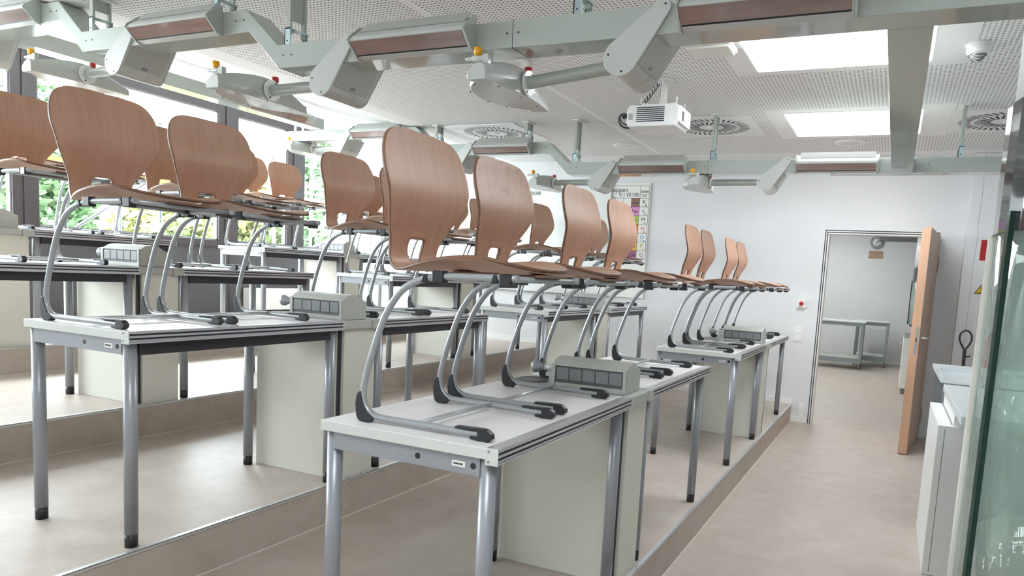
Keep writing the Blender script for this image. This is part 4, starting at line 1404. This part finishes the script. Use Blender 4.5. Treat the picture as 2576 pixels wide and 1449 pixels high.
def tri_sign(x, z, s, label):
    w = empty('warning_sign', (x, 6.2695, z), label=label, cat='sign')
    def tri(k):
        return [(-s*k, -s*0.58*k), (s*k, -s*0.58*k), (0, s*1.155*k)]
    MB().prism(tri(1.0), 'y', -0.002, 0).build('plate', 'ink', w)
    MB().prism(tri(0.84), 'y', -0.003, -0.002).build('yellow_field', 'sign_yellow', w)
    b = MB()
    b.prism([(-0.008, -0.022), (0.008, -0.022), (0.012, 0.03), (-0.012, 0.03)], 'y', -0.004, -0.003)
    b.prism([(-0.03, -0.028), (0.03, -0.028), (0.03, -0.022), (-0.03, -0.022)], 'y', -0.004, -0.003)
    b.build('pictogram', 'ink', w)
tri_sign(1.602, 1.478, 0.062, 'yellow and black triangular warning sign, left one on the pier')
tri_sign(1.765, 1.505, 0.066, 'second yellow triangular warning sign, added for the refracted image in the hood glass')  # duplicate triangle added for the pale refracted image in the glass
w = empty('notice_sheet', (1.66, 6.2695, 1.22), label='white sheet of printed rules below the warning signs', cat='notice')
MB().box(-0.09, 0.10, -0.002, 0, -0.14, 0.14).build('sheet', 'paper', w)
b = MB()
for k in range(9):
    b.box(-0.075, 0.075-0.03*(k % 3), -0.0026, -0.002, 0.108-0.026*k, 0.112-0.026*k)
b.build('print_line', 'flap', w)
w = empty('fire_extinguisher', (1.70, 6.12, 0.0), label='red fire extinguisher by the pier, seen through the hood glass', cat='fire extinguisher')
MB().lathe([(0.0, 0.62), (0.055, 0.62), (0.062, 0.64), (0.062, 0.98), (0.050, 1.03), (0.022, 1.06), (0.0, 1.06)], seg=24).build('cylinder', 'extinguisher', w)
MB().box(-0.012, 0.012, -0.05, 0.02, 1.06, 1.085).box(-0.008, 0.008, -0.07, 0.0, 1.10, 1.108).build('valve_lever', 'black', w)
MB().tube([(0, 0.0, 1.07), (0.05, -0.02, 1.08), (0.085, -0.02, 0.98), (0.08, -0.02, 0.80)], 0.008, 8).build('hose', 'black', w)
MB().box(-0.03, 0.03, 0.06, 0.1495, 0.75, 0.79).build('wall_bracket', 'black', w)
o = MB().box(1.4195, 1.4205, 6.2690, 6.2700, 0.0, 2.6)
o.bm.free()
b = MB()
cr = [(1.505, 2.72), (1.512, 2.3), (1.506, 2.1), (1.515, 1.95), (1.503, 1.70), (1.508, 1.3), (1.505, 0.9), (1.508, 0.3), (1.506, 0.0)]
b.prism([(x-0.0012, z) for x, z in cr]+[(x+0.0012, z) for x, z in cr[::-1]], 'y', 6.2690, 6.2698)
struct(b.build('trim_21', 'flap'), 'fine crack line running down the white pier', 'trim')
# ================================================================== OUTSIDE
o = MB().box(-60, XWIN-0.5, -40, 60, -3.2, -3.0).build('ground_paving', 'ground')
tag(o, 'unseen paving outside the windows, made pale to bounce daylight up to the ceiling', 'ground', kind='structure')
def crown(rng, n, rx, ry, rz, size):
    b = MB()
    for i in range(n):
        while True:
            p = Vector((rng.uniform(-1, 1), rng.uniform(-1, 1), rng.uniform(-1, 1)))
            if 0.25 < p.length < 1:
                break
        p = Vector((p.x*rx, p.y*ry, p.z*rz))
        a = Vector((rng.gauss(0, 1), rng.gauss(0, 1), rng.gauss(0, 1))).normalized()*size*rng.uniform(0.6, 1.2)
        c = a.orthogonal().normalized()*size*rng.uniform(0.4, 0.8)
        vs = [b.bm.verts.new(p+q) for q in (-a, -c*0.9, a, c*0.9)]
        b.bm.faces.new(vs)
    return b
def tree(x, y, zc, rx, ry, rz, m, seed, label, n=7500):
    rng = random.Random(seed)
    w = empty('tree', (x, y, -3.0), label=label, cat='tree')
    MB().tube([(0, 0, 0), (0.1, 0.05, (zc+3)*0.5), (0, 0, zc+3)], 0.18, 10).build('trunk', 'bark', w)
    crown(rng, n, rx, ry, rz, 0.15).build('crown', m, w, loc=(0, 0, zc+3))
tree(-18.6, 9.2, 2.6, 1.6, 1.7, 3.0, 'leafg', 1, 'fresh green tree outside at the left edge of the large window')
tree(-14.0, 11.4, 1.6, 1.5, 1.6, 2.0, 'leafy', 2, 'yellow green bushy tree in the middle of the large window')
tree(-12.4, 8.4, 0.9, 1.0, 1.2, 1.6, 'leafy', 5, 'low yellowish shrub like tree between the two bigger trees')
tree(-11.0, 11.6, 1.8, 0.7, 0.8, 2.6, 'leafg', 3, 'slim green tree seen in the narrow window beside the white building')
tree(-15.6, 4.9, 2.0, 1.3, 1.9, 2.2, 'leafy', 4, 'yellow green tree outside the first window at the left')
w = empty('neighbour_building', (-18, 17.6, -3.0), label='white clad building outside behind the scaffold at the right of the windows', cat='building')
MB().box(-8, 3.0, -1.2, 22, 0, 9.0).build('wall', 'building', w)
b = MB()
for k in range(8):
    b.box(3.0, 3.02, -1.2+0.0, 22, 0.9+1.1*k, 0.93+1.1*k)
for k in range(14):
    b.box(3.0, 3.02, -0.6+1.5*k, -0.57+1.5*k, 0, 9.0)
b.build('panel_joint', 'flap', w)
# scaffold
w = empty('scaffold', (-7.35, 0, -3.0), label='steel scaffold with guard rails and braces outside the windows', cat='scaffold')
for y in (-2.0, 0.6, 3.1, 4.55, 7.1, 9.6):
    MB().cyl((0, y, 0), (0, y, 9), 0.024, seg=12).cyl((-0.75, y, 0), (-0.75, y, 9), 0.024, seg=12).build('standard', 'scaff', w)
b = MB()
for z in (5.0+0.95, 5.0+0.50, 3.1):
    for x in (0.03, -0.78):
        b.cyl((x, -2.3, z), (x, 10, z), 0.019, seg=10)
b.build('guard_rail', 'scaff', w)
MB().cyl((0.03, 3.15, 4.35), (0.03, 4.55, 5.35), 0.019, seg=10).cyl((0.03, 0.6, 6.6), (0.03, 3.5, 5.6), 0.019, seg=10).cyl((-0.78, 4.55, 5.2), (-0.78, 7.1, 6.6), 0.019, seg=10).build('brace', 'scaff', w)
MB().cyl((0.0, 4.55, 4.55), (0.0, 4.55, 4.75), 0.028, seg=12).build('warning_band', 'yellow', w)
w = empty('toe_board', (-7.26, 4.5, 2.19), label='orange scaffold toe board outside the windows', cat='board')
MB().box(-0.015, 0.015, -7.0, 5.5, 0.0, 0.14).build('plank', 'orange', w)
